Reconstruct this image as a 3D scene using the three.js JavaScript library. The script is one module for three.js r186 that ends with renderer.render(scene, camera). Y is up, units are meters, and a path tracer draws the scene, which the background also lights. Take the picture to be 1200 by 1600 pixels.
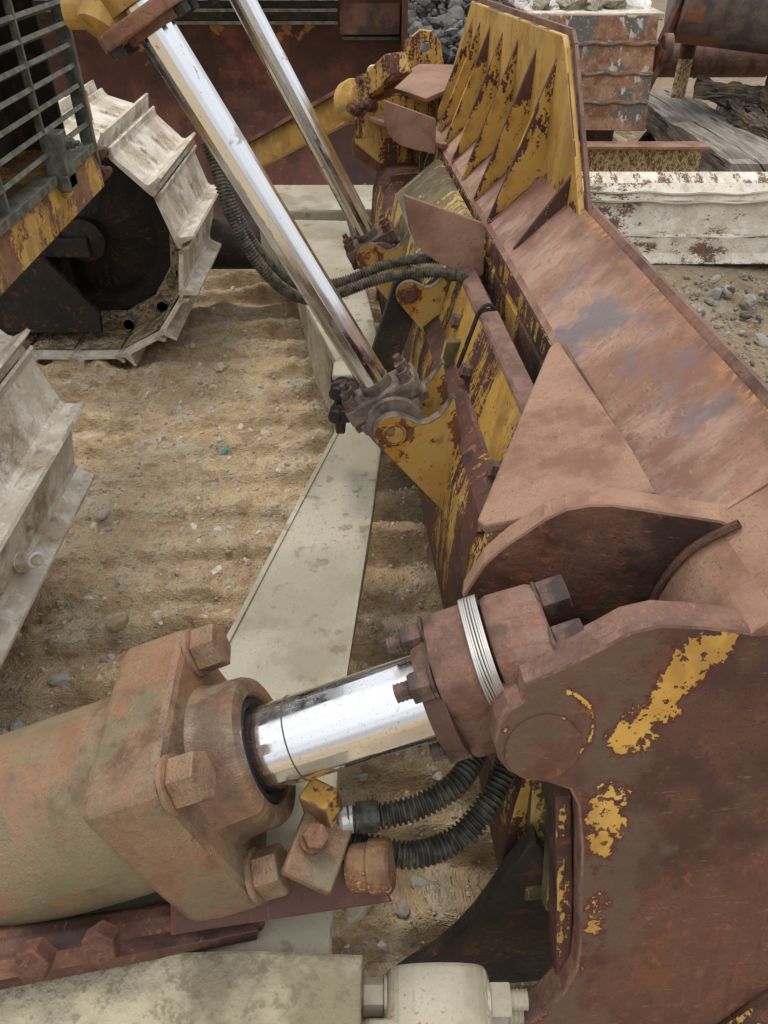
import * as THREE from 'three';
import { mergeGeometries, toCreasedNormals } from 'three/addons/utils/BufferGeometryUtils.js';
import { RoundedBoxGeometry } from 'three/addons/geometries/RoundedBoxGeometry.js';

// ---------------------------------------------------------------- camera, sky, sun, exposure
const scene = new THREE.Scene();
const camera = new THREE.PerspectiveCamera(67.38, 3 / 4, 0.05, 900);
const PITCH = 39 * Math.PI / 180;
camera.position.set(0, 1.8, 0);
camera.rotation.set(-PITCH, 0, 0);
scene.add(camera);
const renderer = new THREE.WebGLRenderer({ antialias: true });
renderer.toneMapping = THREE.LinearToneMapping;
renderer.toneMappingExposure = 1.22;
renderer.shadowMap.enabled = true;
{
  const W = 64, H = 32, d = new Float32Array(W * H * 4);
  for (let j = 0; j < H; j++) for (let i = 0; i < W; i++) {
    const el = ((j + .5) / H - .5) * Math.PI, t = Math.max(0, Math.sin(el));
    const L = el > 0 ? (.60 + .68 * t) * (1 + .10 * Math.sin(i / W * 12.566 + 1.1) * Math.cos(el * 3) + .06 * Math.sin(i / W * 37.7 + j * .8)) : .28;
    const k = (j * W + i) * 4;
    d[k] = L * .99; d[k + 1] = L; d[k + 2] = L * 1.02; d[k + 3] = 1;
  }
  const sky = new THREE.DataTexture(d, W, H, THREE.RGBAFormat, THREE.FloatType);
  sky.mapping = THREE.EquirectangularReflectionMapping;
  sky.magFilter = sky.minFilter = THREE.LinearFilter; sky.needsUpdate = true;
  scene.background = sky; scene.environment = sky;
}
const sun = new THREE.DirectionalLight(0xfff4e6, 1.0);
sun.position.set(-1.6, 9, -5.6); sun.target.position.set(0, 0, -2.5);
sun.castShadow = true; sun.shadow.radius = 32; sun.shadow.mapSize.set(2048, 2048);
Object.assign(sun.shadow.camera, { left: -7, right: 7, top: 7, bottom: -7, near: .5, far: 30 });
scene.add(sun, sun.target);

// ---------------------------------------------------------------- helpers
let seed = 7;
function rnd() { seed = (seed * 1664525 + 1013904223) >>> 0; return seed / 4294967296; }
const rr = (a, b) => a + (b - a) * rnd();
const V = (x, h, f) => new THREE.Vector3(x, h, -f);            // right, up, away
const F0 = 1200, SP = Math.sin(PITCH), CP = Math.cos(PITCH);
function at(px, py, d) {                                         // the point seen at a place of the photograph, d metres deep
  const a = px - 600, b = 800 - py, t = d / F0;
  return V(a * t, 1.8 + (b * CP - F0 * SP) * t, (b * SP + F0 * CP) * t);
}
const lin = (r, g, b) => [r, g, b].map(c => { c /= 255; return c <= .04045 ? c / 12.92 : Math.pow((c + .055) / 1.055, 2.4); });
const mix = (a, b, t) => a + (b - a) * t;
const mix3 = (a, b, t) => [a[0] + (b[0] - a[0]) * t, a[1] + (b[1] - a[1]) * t, a[2] + (b[2] - a[2]) * t];
const ss = (a, b, x) => { const t = Math.min(1, Math.max(0, (x - a) / (b - a))); return t * t * (3 - 2 * t); };

// ---- tileable noise fields, ranked so that each is uniform in 0..1
const FN = 512;
function field(period, oct, gain, sd) {
  const out = new Float32Array(FN * FN);
  let amp = 1, per = period;
  for (let o = 0; o < oct && per <= FN; o++, amp *= gain, per *= 2) {
    let s = (sd * 7919 + o * 104729) >>> 0; const g = new Float32Array(per * per);
    for (let i = 0; i < g.length; i++) { s = (s * 1664525 + 1013904223) >>> 0; g[i] = s / 4294967296; }
    for (let y = 0; y < FN; y++) {
      const fy = y / FN * per, y0 = fy | 0, y1 = (y0 + 1) % per; let ty = fy - y0; ty = ty * ty * (3 - 2 * ty);
      for (let x = 0; x < FN; x++) {
        const fx = x / FN * per, x0 = fx | 0, x1 = (x0 + 1) % per; let tx = fx - x0; tx = tx * tx * (3 - 2 * tx);
        const a = g[y0 * per + x0], b = g[y0 * per + x1], c = g[y1 * per + x0], d = g[y1 * per + x1];
        out[y * FN + x] += amp * (a + (b - a) * tx + (c + (d - c) * tx - a - (b - a) * tx) * ty);
      }
    }
  }
  let lo = 1e9, hi = -1e9; for (const v of out) { if (v < lo) lo = v; if (v > hi) hi = v; }
  const hist = new Float32Array(4097); for (const v of out) hist[1 + ((v - lo) / (hi - lo) * 4095 | 0)]++;
  for (let i = 1; i < 4097; i++) hist[i] += hist[i - 1];
  for (let i = 0; i < out.length; i++) out[i] = hist[(out[i] - lo) / (hi - lo) * 4095 | 0] / out.length;
  return out;
}
const NA = field(4, 7, .55, 1), NB = field(16, 5, .6, 2), NC = field(64, 4, .7, 3), ND = field(8, 6, .62, 4), NW = field(256, 2, .8, 5);
function S(N, x, y) {
  x = (x - Math.floor(x)) * FN; y = (y - Math.floor(y)) * FN;
  const x0 = x | 0, y0 = y | 0, x1 = (x0 + 1) & 511, y1 = (y0 + 1) & 511, tx = x - x0, ty = y - y0;
  const a = N[(y0 & 511) * FN + (x0 & 511)], b = N[(y0 & 511) * FN + x1], c = N[y1 * FN + (x0 & 511)], d = N[y1 * FN + x1];
  return a + (b - a) * tx + (c + (d - c) * tx - a - (b - a) * tx) * ty;
}
// ---- textures: fn(x, y) in metres -> [r, g, b, height 0..1, roughness], all of it base colour and relief
function surf(n, w, h, fn, o = {}) {
  const nx = n, ny = Math.max(16, Math.round(n * h / w));
  const c = new Uint8Array(nx * ny * 4), b = new Uint8Array(nx * ny * 4);
  const enc = v => v <= .0031308 ? v * 12.92 : 1.055 * Math.pow(v, 1 / 2.4) - .055;
  const q = v => Math.max(0, Math.min(255, v * 255 + .5)) | 0;
  for (let j = 0; j < ny; j++) for (let i = 0; i < nx; i++) {
    const p = fn((i + .5) / nx * w + (o.x0 || 0), (j + .5) / ny * h + (o.y0 || 0)), k = (j * nx + i) * 4;
    c[k] = q(enc(p[0])); c[k + 1] = q(enc(p[1])); c[k + 2] = q(enc(p[2])); c[k + 3] = 255;
    b[k] = q(p[3]); b[k + 1] = q(p[4]); b[k + 2] = 255; b[k + 3] = 255;
  }
  const mk = (d, srgb) => {
    const t = new THREE.DataTexture(d, nx, ny, THREE.RGBAFormat);
    t.wrapS = t.wrapT = THREE.RepeatWrapping; t.magFilter = THREE.LinearFilter; t.minFilter = THREE.LinearMipmapLinearFilter; t.generateMipmaps = true;
    if (srgb) t.colorSpace = THREE.SRGBColorSpace;
    t.repeat.set(1 / w, 1 / h); t.offset.set(-(o.x0 || 0) / w, -(o.y0 || 0) / h); t.needsUpdate = true; return t;
  };
  const relief = mk(b);
  return new THREE.MeshStandardMaterial({ map: mk(c, true), bumpMap: relief, roughnessMap: relief, bumpScale: o.bump ?? .003, metalness: o.metal ?? 0, roughness: 1, side: THREE.DoubleSide });
}
// ---- rust and peeling paint
const RU = { dark: lin(72, 46, 37), mid: lin(116, 77, 58), dusty: lin(150, 112, 88), orange: lin(170, 98, 58), black: lin(38, 29, 27), deep: lin(84, 30, 30) };
const YEL = [lin(186, 146, 70), lin(166, 124, 52), lin(194, 163, 100)];
function rust(x, y, o = {}) {
  const k = o.k || 1;
  const a = S(NA, x * k, y * k), b = S(NB, x * k + .3, y * k), c = S(NC, x * k, y * k + .7), d = S(ND, x * k + .51, y * k + .2), w = S(NW, x * 2, y * 2);
  let col = mix3(o.dark || RU.dark, o.mid || RU.mid, ss(.2, .8, a * .55 + b * .3 + c * .15));
  col = mix3(col, o.dusty || RU.dusty, (o.dust ?? .5) * ss(.25, .85, d * .6 + b * .25 + w * .15));
  const sp = ss(.9, .97, c) * ss(.35, .7, a);
  col = mix3(col, RU.orange, sp * (o.speck ?? .5));
  const pit = ss(.88, .97, S(NC, x * 4 + .2, y * 4 + .1)) * ss(.3, .7, b);
  col = mix3(col, RU.black, pit * .42);
  const run = ss(.62, .9, S(NC, x * 1.4 + .15, y * .12)) * ss(.35, .8, S(NA, x + .6, y * .6)); col = mix3(col, o.dark || RU.dark, run * .38 * (o.wear ?? 1));
  const fl = ss(.8, .86, S(NB, x * 1.7 + .2, y * 1.4)) * ss(.5, .8, d); col = mix3(col, mix3(o.dark || RU.dark, RU.orange, .35), fl * .5 * (o.wear ?? 1)); { const gnw = S(NW, x * 5 + .3, y * 5), g2 = ss(.88, .97, S(NW, x * 3 + .6, y * 3)); const q = 1 + .16 * (gnw - .5); col = [col[0] * q, col[1] * q, col[2] * q]; col = mix3(col, o.dark || RU.dark, g2 * .45); }
  const sc = ss(.965, .99, S(NC, x * .6 + y * .3, y * 5)); col = mix3(col, lin(200, 175, 150), sc * (o.scratch ?? .15));
  return [col[0], col[1], col[2], .5 + .25 * (b - .5) + .2 * (c - .5) + .1 * (w - .5) - .25 * pit - .22 * fl, .72 + .2 * (b - .5) + .08 * d];
}
// m: how sure the paint is (0..1); chips with dark edges come out of it
function paint(base, x, y, m, o = {}) {
  const e = m + .16 * (S(NC, x * 2, y * 2) - .5) + .06 * (S(NW, x * 2, y * 2) - .5);
  const on = ss(.485, .515, e), halo = ss(.36 - (o.hw || 0), .49, e) * (1 - on);
  let col = mix3([base[0], base[1], base[2]], RU.deep, halo * (o.halo ?? .55));
  const t = S(NB, x * .8, y * .8), g = S(NA, x * 1.3 + .4, y * 1.3);
  let p = mix3(mix3(o.c1 || YEL[0], o.c2 || YEL[1], ss(.3, .9, t)), o.c3 || YEL[2], .5 * ss(.5, 1, g));
  p = mix3(p, lin(96, 74, 42), (o.dirt ?? .3) * ss(.5, .95, S(ND, x * 1.7, y * .7 + .3)));
  p = mix3(p, lin(120, 70, 36), .8 * ss(.94, .985, S(NC, x * 1.6 + .1, y * 1.6)));
  col = mix3(col, p, on);
  return [col[0], col[1], col[2], mix(base[3] * .6, .82 + .06 * (S(NC, x, y) - .5), on), mix(base[4], .55 + .12 * t, on)];
}
const streak = (x, y) => .5 * S(NA, x * 2.6, y * .5) + .32 * S(NB, x * 1.6, y * .35) + .18 * S(ND, x, y);

const M = {};
M.rust = surf(1024, 1, 1, (x, y) => rust(x, y, { dust: .55 }), { bump: .003 });
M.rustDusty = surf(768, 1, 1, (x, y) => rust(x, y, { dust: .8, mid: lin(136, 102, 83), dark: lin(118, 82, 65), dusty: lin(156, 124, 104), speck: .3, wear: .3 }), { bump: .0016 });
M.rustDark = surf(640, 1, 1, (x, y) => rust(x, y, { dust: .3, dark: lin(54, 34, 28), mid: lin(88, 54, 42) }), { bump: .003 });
M.black = surf(256, .5, .5, (x, y) => rust(x * 2, y * 2, { dust: .2, dark: lin(27, 24, 22), mid: lin(48, 41, 35), dusty: lin(84, 72, 60), speck: .2 }), { bump: .002 });
M.trackBlack = surf(256, .5, .5, (x, y) => rust(x * 2, y * 2, { dust: .25, dark: lin(17, 15, 14), mid: lin(29, 25, 22), dusty: lin(58, 50, 42), speck: .05 }), { bump: .003 });  // near-black variant for wheel, hub and frame inside the tracks
M.steelBolt = surf(256, .25, .25, (x, y) => rust(x * 4, y * 4, { dust: .5, dark: lin(60, 46, 42), mid: lin(92, 70, 62), dusty: lin(124, 102, 92) }), { bump: .0012 });
M.boltGrey = surf(256, .25, .25, (x, y) => rust(x * 4, y * 4, { dust: .6, dark: lin(70, 62, 54), mid: lin(104, 94, 82), dusty: lin(132, 122, 106) }), { bump: .001 });
M.peel = surf(1024, 1, 1, (x, y) => paint(rust(x, y, { dust: .12, dark: lin(50, 33, 29), mid: lin(86, 54, 44) }), x, y, .02 + .72 * streak(x, y) + .14 * (S(NC, x * 3, y * .22) - .5), { dirt: .45 }), { bump: .004 });
M.peelMost = surf(768, 1, 1, (x, y) => paint(rust(x, y, { dust: .1, dark: lin(48, 30, 27), mid: lin(84, 50, 40) }), x, y, .30 + .52 * streak(x, y) + .14 * (S(NC, x * 3, y * .22) - .5), { dirt: .4 }), { bump: .002 });
M.peelGreen = surf(640, 1, 1, (x, y) => paint(rust(x, y, { dust: .6, dark: lin(62, 58, 38), mid: lin(92, 86, 58), dusty: lin(126, 116, 84) }), x, y, .1 + .64 * streak(x, y), { halo: .2, c1: lin(196, 166, 92), c2: lin(172, 138, 62), c3: lin(190, 170, 110) }), { bump: .002 });
M.cream = surf(768, 1.2, 1.2, (x, y) => {
  x /= 1.2; y /= 1.2;
  const a = S(NA, x, y), b = S(NB, x, y), c = S(NC, x, y), w = S(NW, x * 2, y * 2);
  let col = mix3(lin(162, 155, 135), lin(184, 177, 158), ss(.1, .9, a)); col = mix3(col, lin(142, 130, 106), .55 * ss(.55, 1, S(ND, x, y)));
  col = mix3(col, lin(150, 92, 52), .9 * ss(.972, .985, S(NC, x * 3, y * 3)) * ss(.3, .8, a)); col = mix3(col, lin(120, 110, 92), .25 * ss(.6, 1, w)); col = mix3(col, lin(118, 96, 70), .6 * ss(.84, .95, S(NB, x * 1.5 + .1, y * 1.5)) * ss(.4, .8, S(ND, x, y + .3))); col = mix3(col, lin(120, 112, 98), .5 * ss(.965, .99, S(NC, x * .7 + y * .2, y * 4)));
  return [...col, .5 + .2 * (b - .5) + .12 * (w - .5), .62 + .2 * b];
}, { bump: .001 });
M.concrete = surf(768, .8, .8, (x, y) => {
  x /= .8; y /= .8;
  const a = S(NA, x, y), b = S(NB, x, y), c = S(NC, x, y), w = S(NW, x * 2, y * 2);
  let col = mix3(lin(128, 120, 98), lin(176, 167, 142), ss(.15, .85, a * .6 + b * .4)); col = mix3(col, lin(104, 96, 78), .6 * ss(.7, 1, c));
  col = mix3(col, lin(150, 96, 60), .4 * ss(.9, 1, S(ND, x, y)));
  return [...col, .5 + .35 * (b - .5) + .3 * (c - .5) + .1 * (w - .5), .85];
}, { bump: .006 });
M.shoe = surf(1024, .8, .8, (x, y) => {
  x /= .8; y /= .8;
  const a = S(NA, x, y), b = S(NB, x, y), c = S(NC, x, y), d = S(ND, x, y), w = S(NW, x * 2, y * 2);
  let col = mix3(lin(190, 180, 164), lin(216, 210, 198), ss(.2, .8, b * .6 + a * .4));
  col = mix3(col, lin(158, 138, 112), .65 * ss(.6, .9, a)); col = mix3(col, lin(128, 112, 96), .5 * ss(.75, .95, d));
  col = mix3(col, lin(122, 88, 66), .55 * ss(.93, 1, c)); col = mix3(col, lin(222, 216, 206), .6 * ss(.9, .97, S(NC, x + .5, y * .5)));
  return [...col, .5 + .3 * (b - .5) + .25 * (c - .5) + .15 * (w - .5) + .3 * ss(.55, .85, a) * c, .6 + .25 * a];
}, { bump: .004 });
M.mud = surf(512, .6, .6, (x, y) => {
  x /= .6; y /= .6; const b = S(NB, x, y), c = S(NC, x, y);
  return [...mix3(lin(96, 80, 60), lin(166, 148, 120), ss(.1, .9, b * .6 + c * .4)), b * .6 + c * .4, .95];
}, { bump: .02 });
M.barrel = surf(1024, .8, .8, (x, y) => {
  x /= .8; y /= .8;
  const r = rust(x, y, { dust: .5, dark: lin(92, 77, 58), mid: lin(128, 106, 82), dusty: lin(146, 130, 104), speck: .4, wear: .45 });
  let col = mix3(r, lin(144, 100, 74), .6 * ss(.45, .9, S(ND, x, y))); col = mix3(col, lin(122, 112, 84), .6 * ss(.5, .9, S(NA, x + .4, y)));
  const fl = ss(.88, .94, S(NC, x * 3, y * 1.3)); col = mix3(col, lin(140, 74, 50), .5 * fl * ss(.3, .7, S(ND, x, y)));
  { const g = .84 + .32 * S(NW, x * 4, y * 4); col = col.map(v => v * g); }
  return [...col, r[3] - .12 * fl + .12 * S(NW, x * 4, y * 4), .5 + .25 * S(NB, x, y)];
}, { bump: .0022 });
M.head = surf(768, .6, .6, (x, y) => {
  x /= .6; y /= .6;
  const r = rust(x, y, { dust: .5, dark: lin(94, 72, 54), mid: lin(130, 98, 74), dusty: lin(148, 126, 100), speck: .25, wear: .45 });
  let col = mix3(r, lin(138, 98, 76), .45 * ss(.45, .85, S(NA, x, y + .3))); col = mix3(col, lin(118, 112, 88), .6 * ss(.55, .9, S(ND, x, y)));
  col = mix3(col, lin(150, 98, 58), .3 * ss(.85, .97, S(NB, x, y)));
  { const g = .82 + .36 * S(NW, x * 3, y * 3); col = col.map(v => v * g); }
  return [...col, r[3] + .16 * S(NW, x * 3, y * 3), .42 + .3 * S(NB, x, y)];
}, { bump: .0022 });
M.eye = surf(512, .5, .5, (x, y) => rust(x * 2, y * 2, { dust: .6, dark: lin(84, 60, 50), mid: lin(114, 83, 70), dusty: lin(138, 109, 94) }), { bump: .0022 });
M.chrome = surf(512, .4, .4, (x, y) => { x *= 2.5; y *= 2.5; const a = S(NA, x, y), c = S(NC, x * 2, y * 2), sc = ss(.9, .98, S(NC, x * 4, y * .4)), d = ss(.7, .95, a), sp = ss(.965, .99, c); const col = mix3(mix3([.78, .79, .82], [.50, .47, .42], d * .35), [.2, .16, .12], sp * .6); return [...col, .5 - .3 * sc, .11 + .16 * d + .3 * sp + .15 * sc]; }, { bump: .00004, metal: 1 });
M.chromeWorn = surf(512, .5, 1, (x, y) => {
  const a = S(NA, x * 2, y), b = S(NC, x * 2, y * .5), c = S(NB, x * 2, y * 2);
  const d = ss(.86, .95, a * .7 + c * .3), sp = ss(.96, .99, b);
  const col = mix3(mix3([.74, .76, .79], [.30, .25, .19], d * .55), [.16, .11, .08], sp * .7);
  return [...col, .5, .13 + .12 * c * c + .3 * d + .3 * sp];
}, { bump: 0, metal: 1 });
M.rubber = surf(256, .2, .2, (x, y) => { const a = S(NB, x * 5, y * 5); return [...mix3(lin(38, 37, 33), lin(76, 73, 62), a * a), a, .62]; }, { bump: .0006 });
M.rubberDusty = surf(256, .2, .2, (x, y) => { const a = S(NB, x * 5, y * 5); return [...mix3(lin(48, 45, 38), lin(92, 85, 70), a), a, .85]; }, { bump: .0006 });
M.yellow = surf(512, .6, .6, (x, y) => paint(rust(x / .6, y / .6, { dust: .3 }), x / .6, y / .6, .62 + .36 * S(NA, x / .6, y / .6), { dirt: .35 }), { bump: .002 });
M.grille = surf(256, .4, .4, (x, y) => { x /= .4; y /= .4; const a = S(NB, x, y), b = S(ND, x, y); return [...mix3(mix3(lin(74, 74, 66), lin(112, 112, 102), a), lin(120, 104, 66), .4 * ss(.7, 1, b)), a, .65]; }, { bump: .001 });
M.bumper = surf(640, 1, 1, (x, y) => paint(rust(x, y, { dust: .5, dark: lin(92, 62, 44), mid: lin(128, 88, 60), dusty: lin(150, 124, 92) }), x, y, .16 + .66 * (.55 * S(NA, x * 1.4 + .2, y) + .45 * S(NB, x, y * .6)), { dirt: .4 }), { bump: .002 });
M.wood = surf(768, 1, 1, (x, y) => {
  const g = S(NC, x * .12, y * 2.2), a = S(NA, x * .5, y * 2), b = S(NB, x * .2, y * 3), crack = ss(.945, .97, S(NB, x * .05 + .3, y * 2.6)), w = S(NW, x, y * 2);
  let col = mix3(lin(104, 96, 88), lin(158, 150, 140), ss(.1, .9, g * .45 + b * .4 + w * .15)); col = mix3(col, lin(84, 74, 64), .6 * ss(.6, .95, a));
  col = mix3(col, lin(34, 29, 25), crack);
  return [...col, .6 * b + .3 * g - .6 * crack + .1, .9];
}, { bump: .006 });
M.woodRot = surf(512, 1, 1, (x, y) => {
  const g = S(NC, x * .2, y * 2), b = S(NB, x * .4, y * 2.4), a = S(ND, x, y);
  return [...mix3(mix3(lin(46, 38, 32), lin(112, 100, 86), ss(.1, .95, g * .5 + b * .5)), lin(140, 104, 62), .5 * ss(.85, 1, a)), b, .95];
}, { bump: .02 });
M.whitePaint = surf(1024, 1.2, .6, (x, y) => {
  const u = x / 1.2, v = y / .6;
  const r = rust(u, v, { dust: .5, dark: lin(96, 74, 62), mid: lin(132, 104, 88) });
  const m = .36 + .52 * (.6 * S(NA, u, v * .6) + .4 * S(NB, u, v));
  return paint(r, u, v, m, { halo: .3, dirt: .2, c1: lin(216, 208, 190), c2: lin(198, 190, 172), c3: lin(228, 224, 214) });
}, { bump: .003 });
M.ribbed = surf(640, .7, .7, (x, y) => {
  x /= .7; y /= .7;
  const r = rust(x, y, { dust: .6, dark: lin(118, 78, 58), mid: lin(156, 112, 86), dusty: lin(172, 140, 114), speck: .4 });
  let col = mix3(r, lin(92, 94, 92), .9 * ss(.55, .75, S(NA, x * .9, y + .1))); col = mix3(col, lin(206, 200, 188), .8 * ss(.8, .9, S(NB, x, y * .6)) * ss(.4, .7, S(NA, x, y + .1)));
  col = mix3(col, lin(176, 166, 120), .6 * ss(.88, .95, S(NC, x, y)));
  return [...col, r[3], .8];
}, { bump: .003 });
M.tan = surf(512, .5, .5, (x, y) => { x *= 2; y *= 2; const c = S(NC, x, y * .6), b = S(NB, x, y); return [...mix3(lin(124, 84, 54), lin(206, 186, 140), ss(.25, .7, c * .65 + b * .35)), c, .9]; }, { bump: .003 });
M.tank = surf(512, 1.2, 1.2, (x, y) => { x /= 1.2; y /= 1.2; const r = rust(x, y, { dust: .5, dark: lin(84, 76, 70), mid: lin(118, 106, 96), dusty: lin(140, 124, 110) }); return [...mix3(r, lin(168, 104, 66), .85 * ss(.7, .9, S(NA, x + .15, y))), r[3], .8]; }, { bump: .003 });
M.farRust = surf(768, 1.6, 1.6, (x, y) => {
  x /= 1.6; y /= 1.6;
  const r = rust(x, y, { dust: .3, dark: lin(72, 42, 34), mid: lin(112, 66, 52), dusty: lin(132, 92, 76), speck: .3 });
  let col = mix3(r, lin(58, 38, 32), .7 * ss(.5, .85, S(NA, x * .7, y * .35 + .1)));
  col = mix3(col, lin(168, 118, 62), .8 * ss(.95, .98, S(ND, x * .8, y * .8)));
  return [...col, r[3], .7];
}, { bump: .003 });
M.white = new THREE.MeshStandardMaterial({ color: 0xe4e2dc, roughness: .6 });
M.wire = new THREE.MeshStandardMaterial({ color: 0xc2c0bb, metalness: .6, roughness: .4 });
M.turquoise = new THREE.MeshStandardMaterial({ color: 0x3f9a90, roughness: .7, side: THREE.DoubleSide });

// ---- geometry helpers
function boxUV(g) {
  if (g.index) g = g.toNonIndexed();
  const p = g.attributes.position, n = p.count, uv = new Float32Array(n * 2);
  const a = new THREE.Vector3(), b = new THREE.Vector3(), c = new THREE.Vector3();
  for (let i = 0; i < n; i += 3) {
    a.fromBufferAttribute(p, i); b.fromBufferAttribute(p, i + 1); c.fromBufferAttribute(p, i + 2);
    b.sub(a); c.sub(a); b.cross(c); const X = Math.abs(b.x), Y = Math.abs(b.y), Z = Math.abs(b.z);
    for (let k = 0; k < 3; k++) {
      const x = p.getX(i + k), y = p.getY(i + k), z = p.getZ(i + k);
      let u, v; if (Y >= X && Y >= Z) { u = z; v = x; } else if (X >= Z) { u = z; v = y; } else { u = x; v = y; }
      uv[(i + k) * 2] = u; uv[(i + k) * 2 + 1] = v;
    }
  }
  g.setAttribute('uv', new THREE.BufferAttribute(uv, 2));
  for (const k of Object.keys(g.attributes)) if (!['position', 'normal', 'uv'].includes(k)) g.deleteAttribute(k);
  return g;
}
function basis(o, X, Y, Z) { const m = new THREE.Matrix4().makeBasis(X, Y, Z); m.setPosition(o); return m; }
function ext(pts, depth, bev = .004, holes) {                      // outline in x, y pushed along z
  const s = new THREE.Shape(pts.map(p => new THREE.Vector2(p[0], p[1])));
  for (const h of holes || []) { const q = new THREE.Path(); q.absarc(h[0], h[1], h[2], 0, Math.PI * 2, true); s.holes.push(q); }
  const g = new THREE.ExtrudeGeometry(s, { depth: depth - 2 * bev, bevelEnabled: bev > 0, bevelSize: bev, bevelThickness: bev, bevelOffset: -bev, bevelSegments: 2, curveSegments: 24 });
  g.translate(0, 0, bev); return g;
}
const wall = (pts, u, th, bev, holes) => boxUV(ext(pts, th, bev, holes).translate(0, 0, -u - th));       // outline in (x, h), at distance u to u + th
const slab = (pts, top, th, bev) => boxUV(ext(pts, th, bev).rotateX(-Math.PI / 2).translate(0, top - th, 0)); // outline in (x, f), under height top
const alongU = (pts, u0, u1, bev) => wall(pts, u0, u1 - u0, bev);                                       // a profile in (x, h) run along the blade
function smooth(pts, closed = true, n = 6) {                       // rounded outline through points
  const c = new THREE.CatmullRomCurve3(pts.map(p => new THREE.Vector3(p[0], p[1], 0)), closed, 'centripetal');
  return c.getPoints(pts.length * n).slice(0, closed ? -1 : undefined).map(p => [p.x, p.y]);
}
function frameOf(dir, hint = new THREE.Vector3(0, 1, 0)) {         // x, y across, z along dir
  const z = dir.clone().normalize(); const y = hint.clone().addScaledVector(z, -hint.dot(z)).normalize(); const x = y.clone().cross(z);
  return [x, y, z];
}
function turned(prof, p, dir, seg = 40) {                          // [radius, along] turned about an axis through p
  const g0 = new THREE.LatheGeometry(prof.map(q => new THREE.Vector2(q[0], q[1])), seg);
  const uv = g0.attributes.uv, pos = g0.attributes.position; const R = Math.max(...prof.map(q => q[0]));
  for (let i = 0; i < uv.count; i++) uv.setXY(i, uv.getX(i) * 2 * Math.PI * R, pos.getY(i) + Math.hypot(pos.getX(i), pos.getZ(i)));
  const g = toCreasedNormals(g0, .6);
  g.applyQuaternion(new THREE.Quaternion().setFromUnitVectors(new THREE.Vector3(0, 1, 0), dir.clone().normalize())); g.translate(p.x, p.y, p.z);
  return g;
}
const rod = (p, q, r, seg) => { const L = p.distanceTo(q), b = Math.min(.004, r * .2); return turned([[.0001, 0], [r - b, 0], [r, b], [r, L - b], [r - b, L], [.0001, L]], p, q.clone().sub(p), seg); };
function bar(p, q, w, h, hint) { const d = q.clone().sub(p), L = d.length(), [x, y, z] = frameOf(d, hint); return boxUV(new RoundedBoxGeometry(w, h, L, 2, Math.min(w, h) * .08).applyMatrix4(basis(p.clone().add(q).multiplyScalar(.5), x, y, z))); }
function box(c, w, h, d, r = .004, X = new THREE.Vector3(1, 0, 0), Y = new THREE.Vector3(0, 1, 0)) { return boxUV(new RoundedBoxGeometry(w, h, d, 2, r).applyMatrix4(basis(c, X, Y, X.clone().cross(Y)))); }
function hose(pts, r, pitch, amp) {
  const c = new THREE.CatmullRomCurve3(pts, false, 'centripetal'), L = c.getLength(), n = Math.ceil(L / (pitch / 6)), m = 16;
  const fr = c.computeFrenetFrames(n), pos = [], uv = [], idx = [];
  for (let i = 0; i <= n; i++) {
    const p = c.getPointAt(i / n), s = (i / 6) % 1, R = r + amp * (amp ? (Math.abs(s - .5) < .3 ? 1 : -1) : 0);
    for (let j = 0; j <= m; j++) {
      const a = j / m * Math.PI * 2, N = fr.normals[i], B = fr.binormals[i], ca = Math.cos(a) * R, sa = Math.sin(a) * R;
      pos.push(p.x + N.x * ca + B.x * sa, p.y + N.y * ca + B.y * sa, p.z + N.z * ca + B.z * sa); uv.push(j / m * .1, i / n * L);
    }
  }
  for (let i = 0; i < n; i++) for (let j = 0; j < m; j++) { const a = i * (m + 1) + j, b = a + m + 1; idx.push(a, a + 1, b, b, a + 1, b + 1); }
  const g = new THREE.BufferGeometry(); g.setAttribute('position', new THREE.Float32BufferAttribute(pos, 3)); g.setAttribute('uv', new THREE.Float32BufferAttribute(uv, 2)); g.setIndex(idx); g.computeVertexNormals(); return g;
}
const weldBead = (pts, r = .006) => hose(pts, r, r * 1.5, r * .13);
function join(...gs) {
  return mergeGeometries(gs.flat().map(g => { if (g.index) g = g.toNonIndexed(); for (const k of Object.keys(g.attributes)) if (!['position', 'normal', 'uv'].includes(k)) g.deleteAttribute(k); return g; }));
}
function jitter(g, a, k = 6) { const p = g.attributes.position; for (let i = 0; i < p.count; i++) { const x = p.getX(i), y = p.getY(i), z = p.getZ(i); p.setXYZ(i, x + a * (S(NB, y * k * .1 + .3, z * k * .1) - .5), y + a * (S(NB, x * k * .1, z * k * .1 + .6) - .5), z + a * (S(NB, x * k * .1 + .1, y * k * .1) - .5)); } g.computeVertexNormals(); return g; }
function mesh(name, geo, mat, parent = scene, label) {
  const m = new THREE.Mesh(geo, mat); m.name = name; m.castShadow = m.receiveShadow = true; parent.add(m); if (label) m.userData.label = label; return m;
}
function tag(o, label, category, group) { Object.assign(o.userData, { label, category }); if (group) o.userData.group = group; return o; }
const used = {};
function numbered(n) { const k = used[n] = (used[n] ?? -1) + 1; return k ? `${n}_${String(k).padStart(3, '0')}` : n; }
function thing(name, label, category, group, pos = [0, 0, 0]) { const g = new THREE.Group(); g.name = numbered(name); g.position.set(...pos); scene.add(g); return tag(g, label, category, group); }
function setDir(m, p, dir, spin = 0) { m.position.copy(p); m.quaternion.setFromUnitVectors(new THREE.Vector3(0, 1, 0), dir.clone().normalize()).multiply(new THREE.Quaternion().setFromAxisAngle(new THREE.Vector3(0, 1, 0), spin)); return m; }
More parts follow.
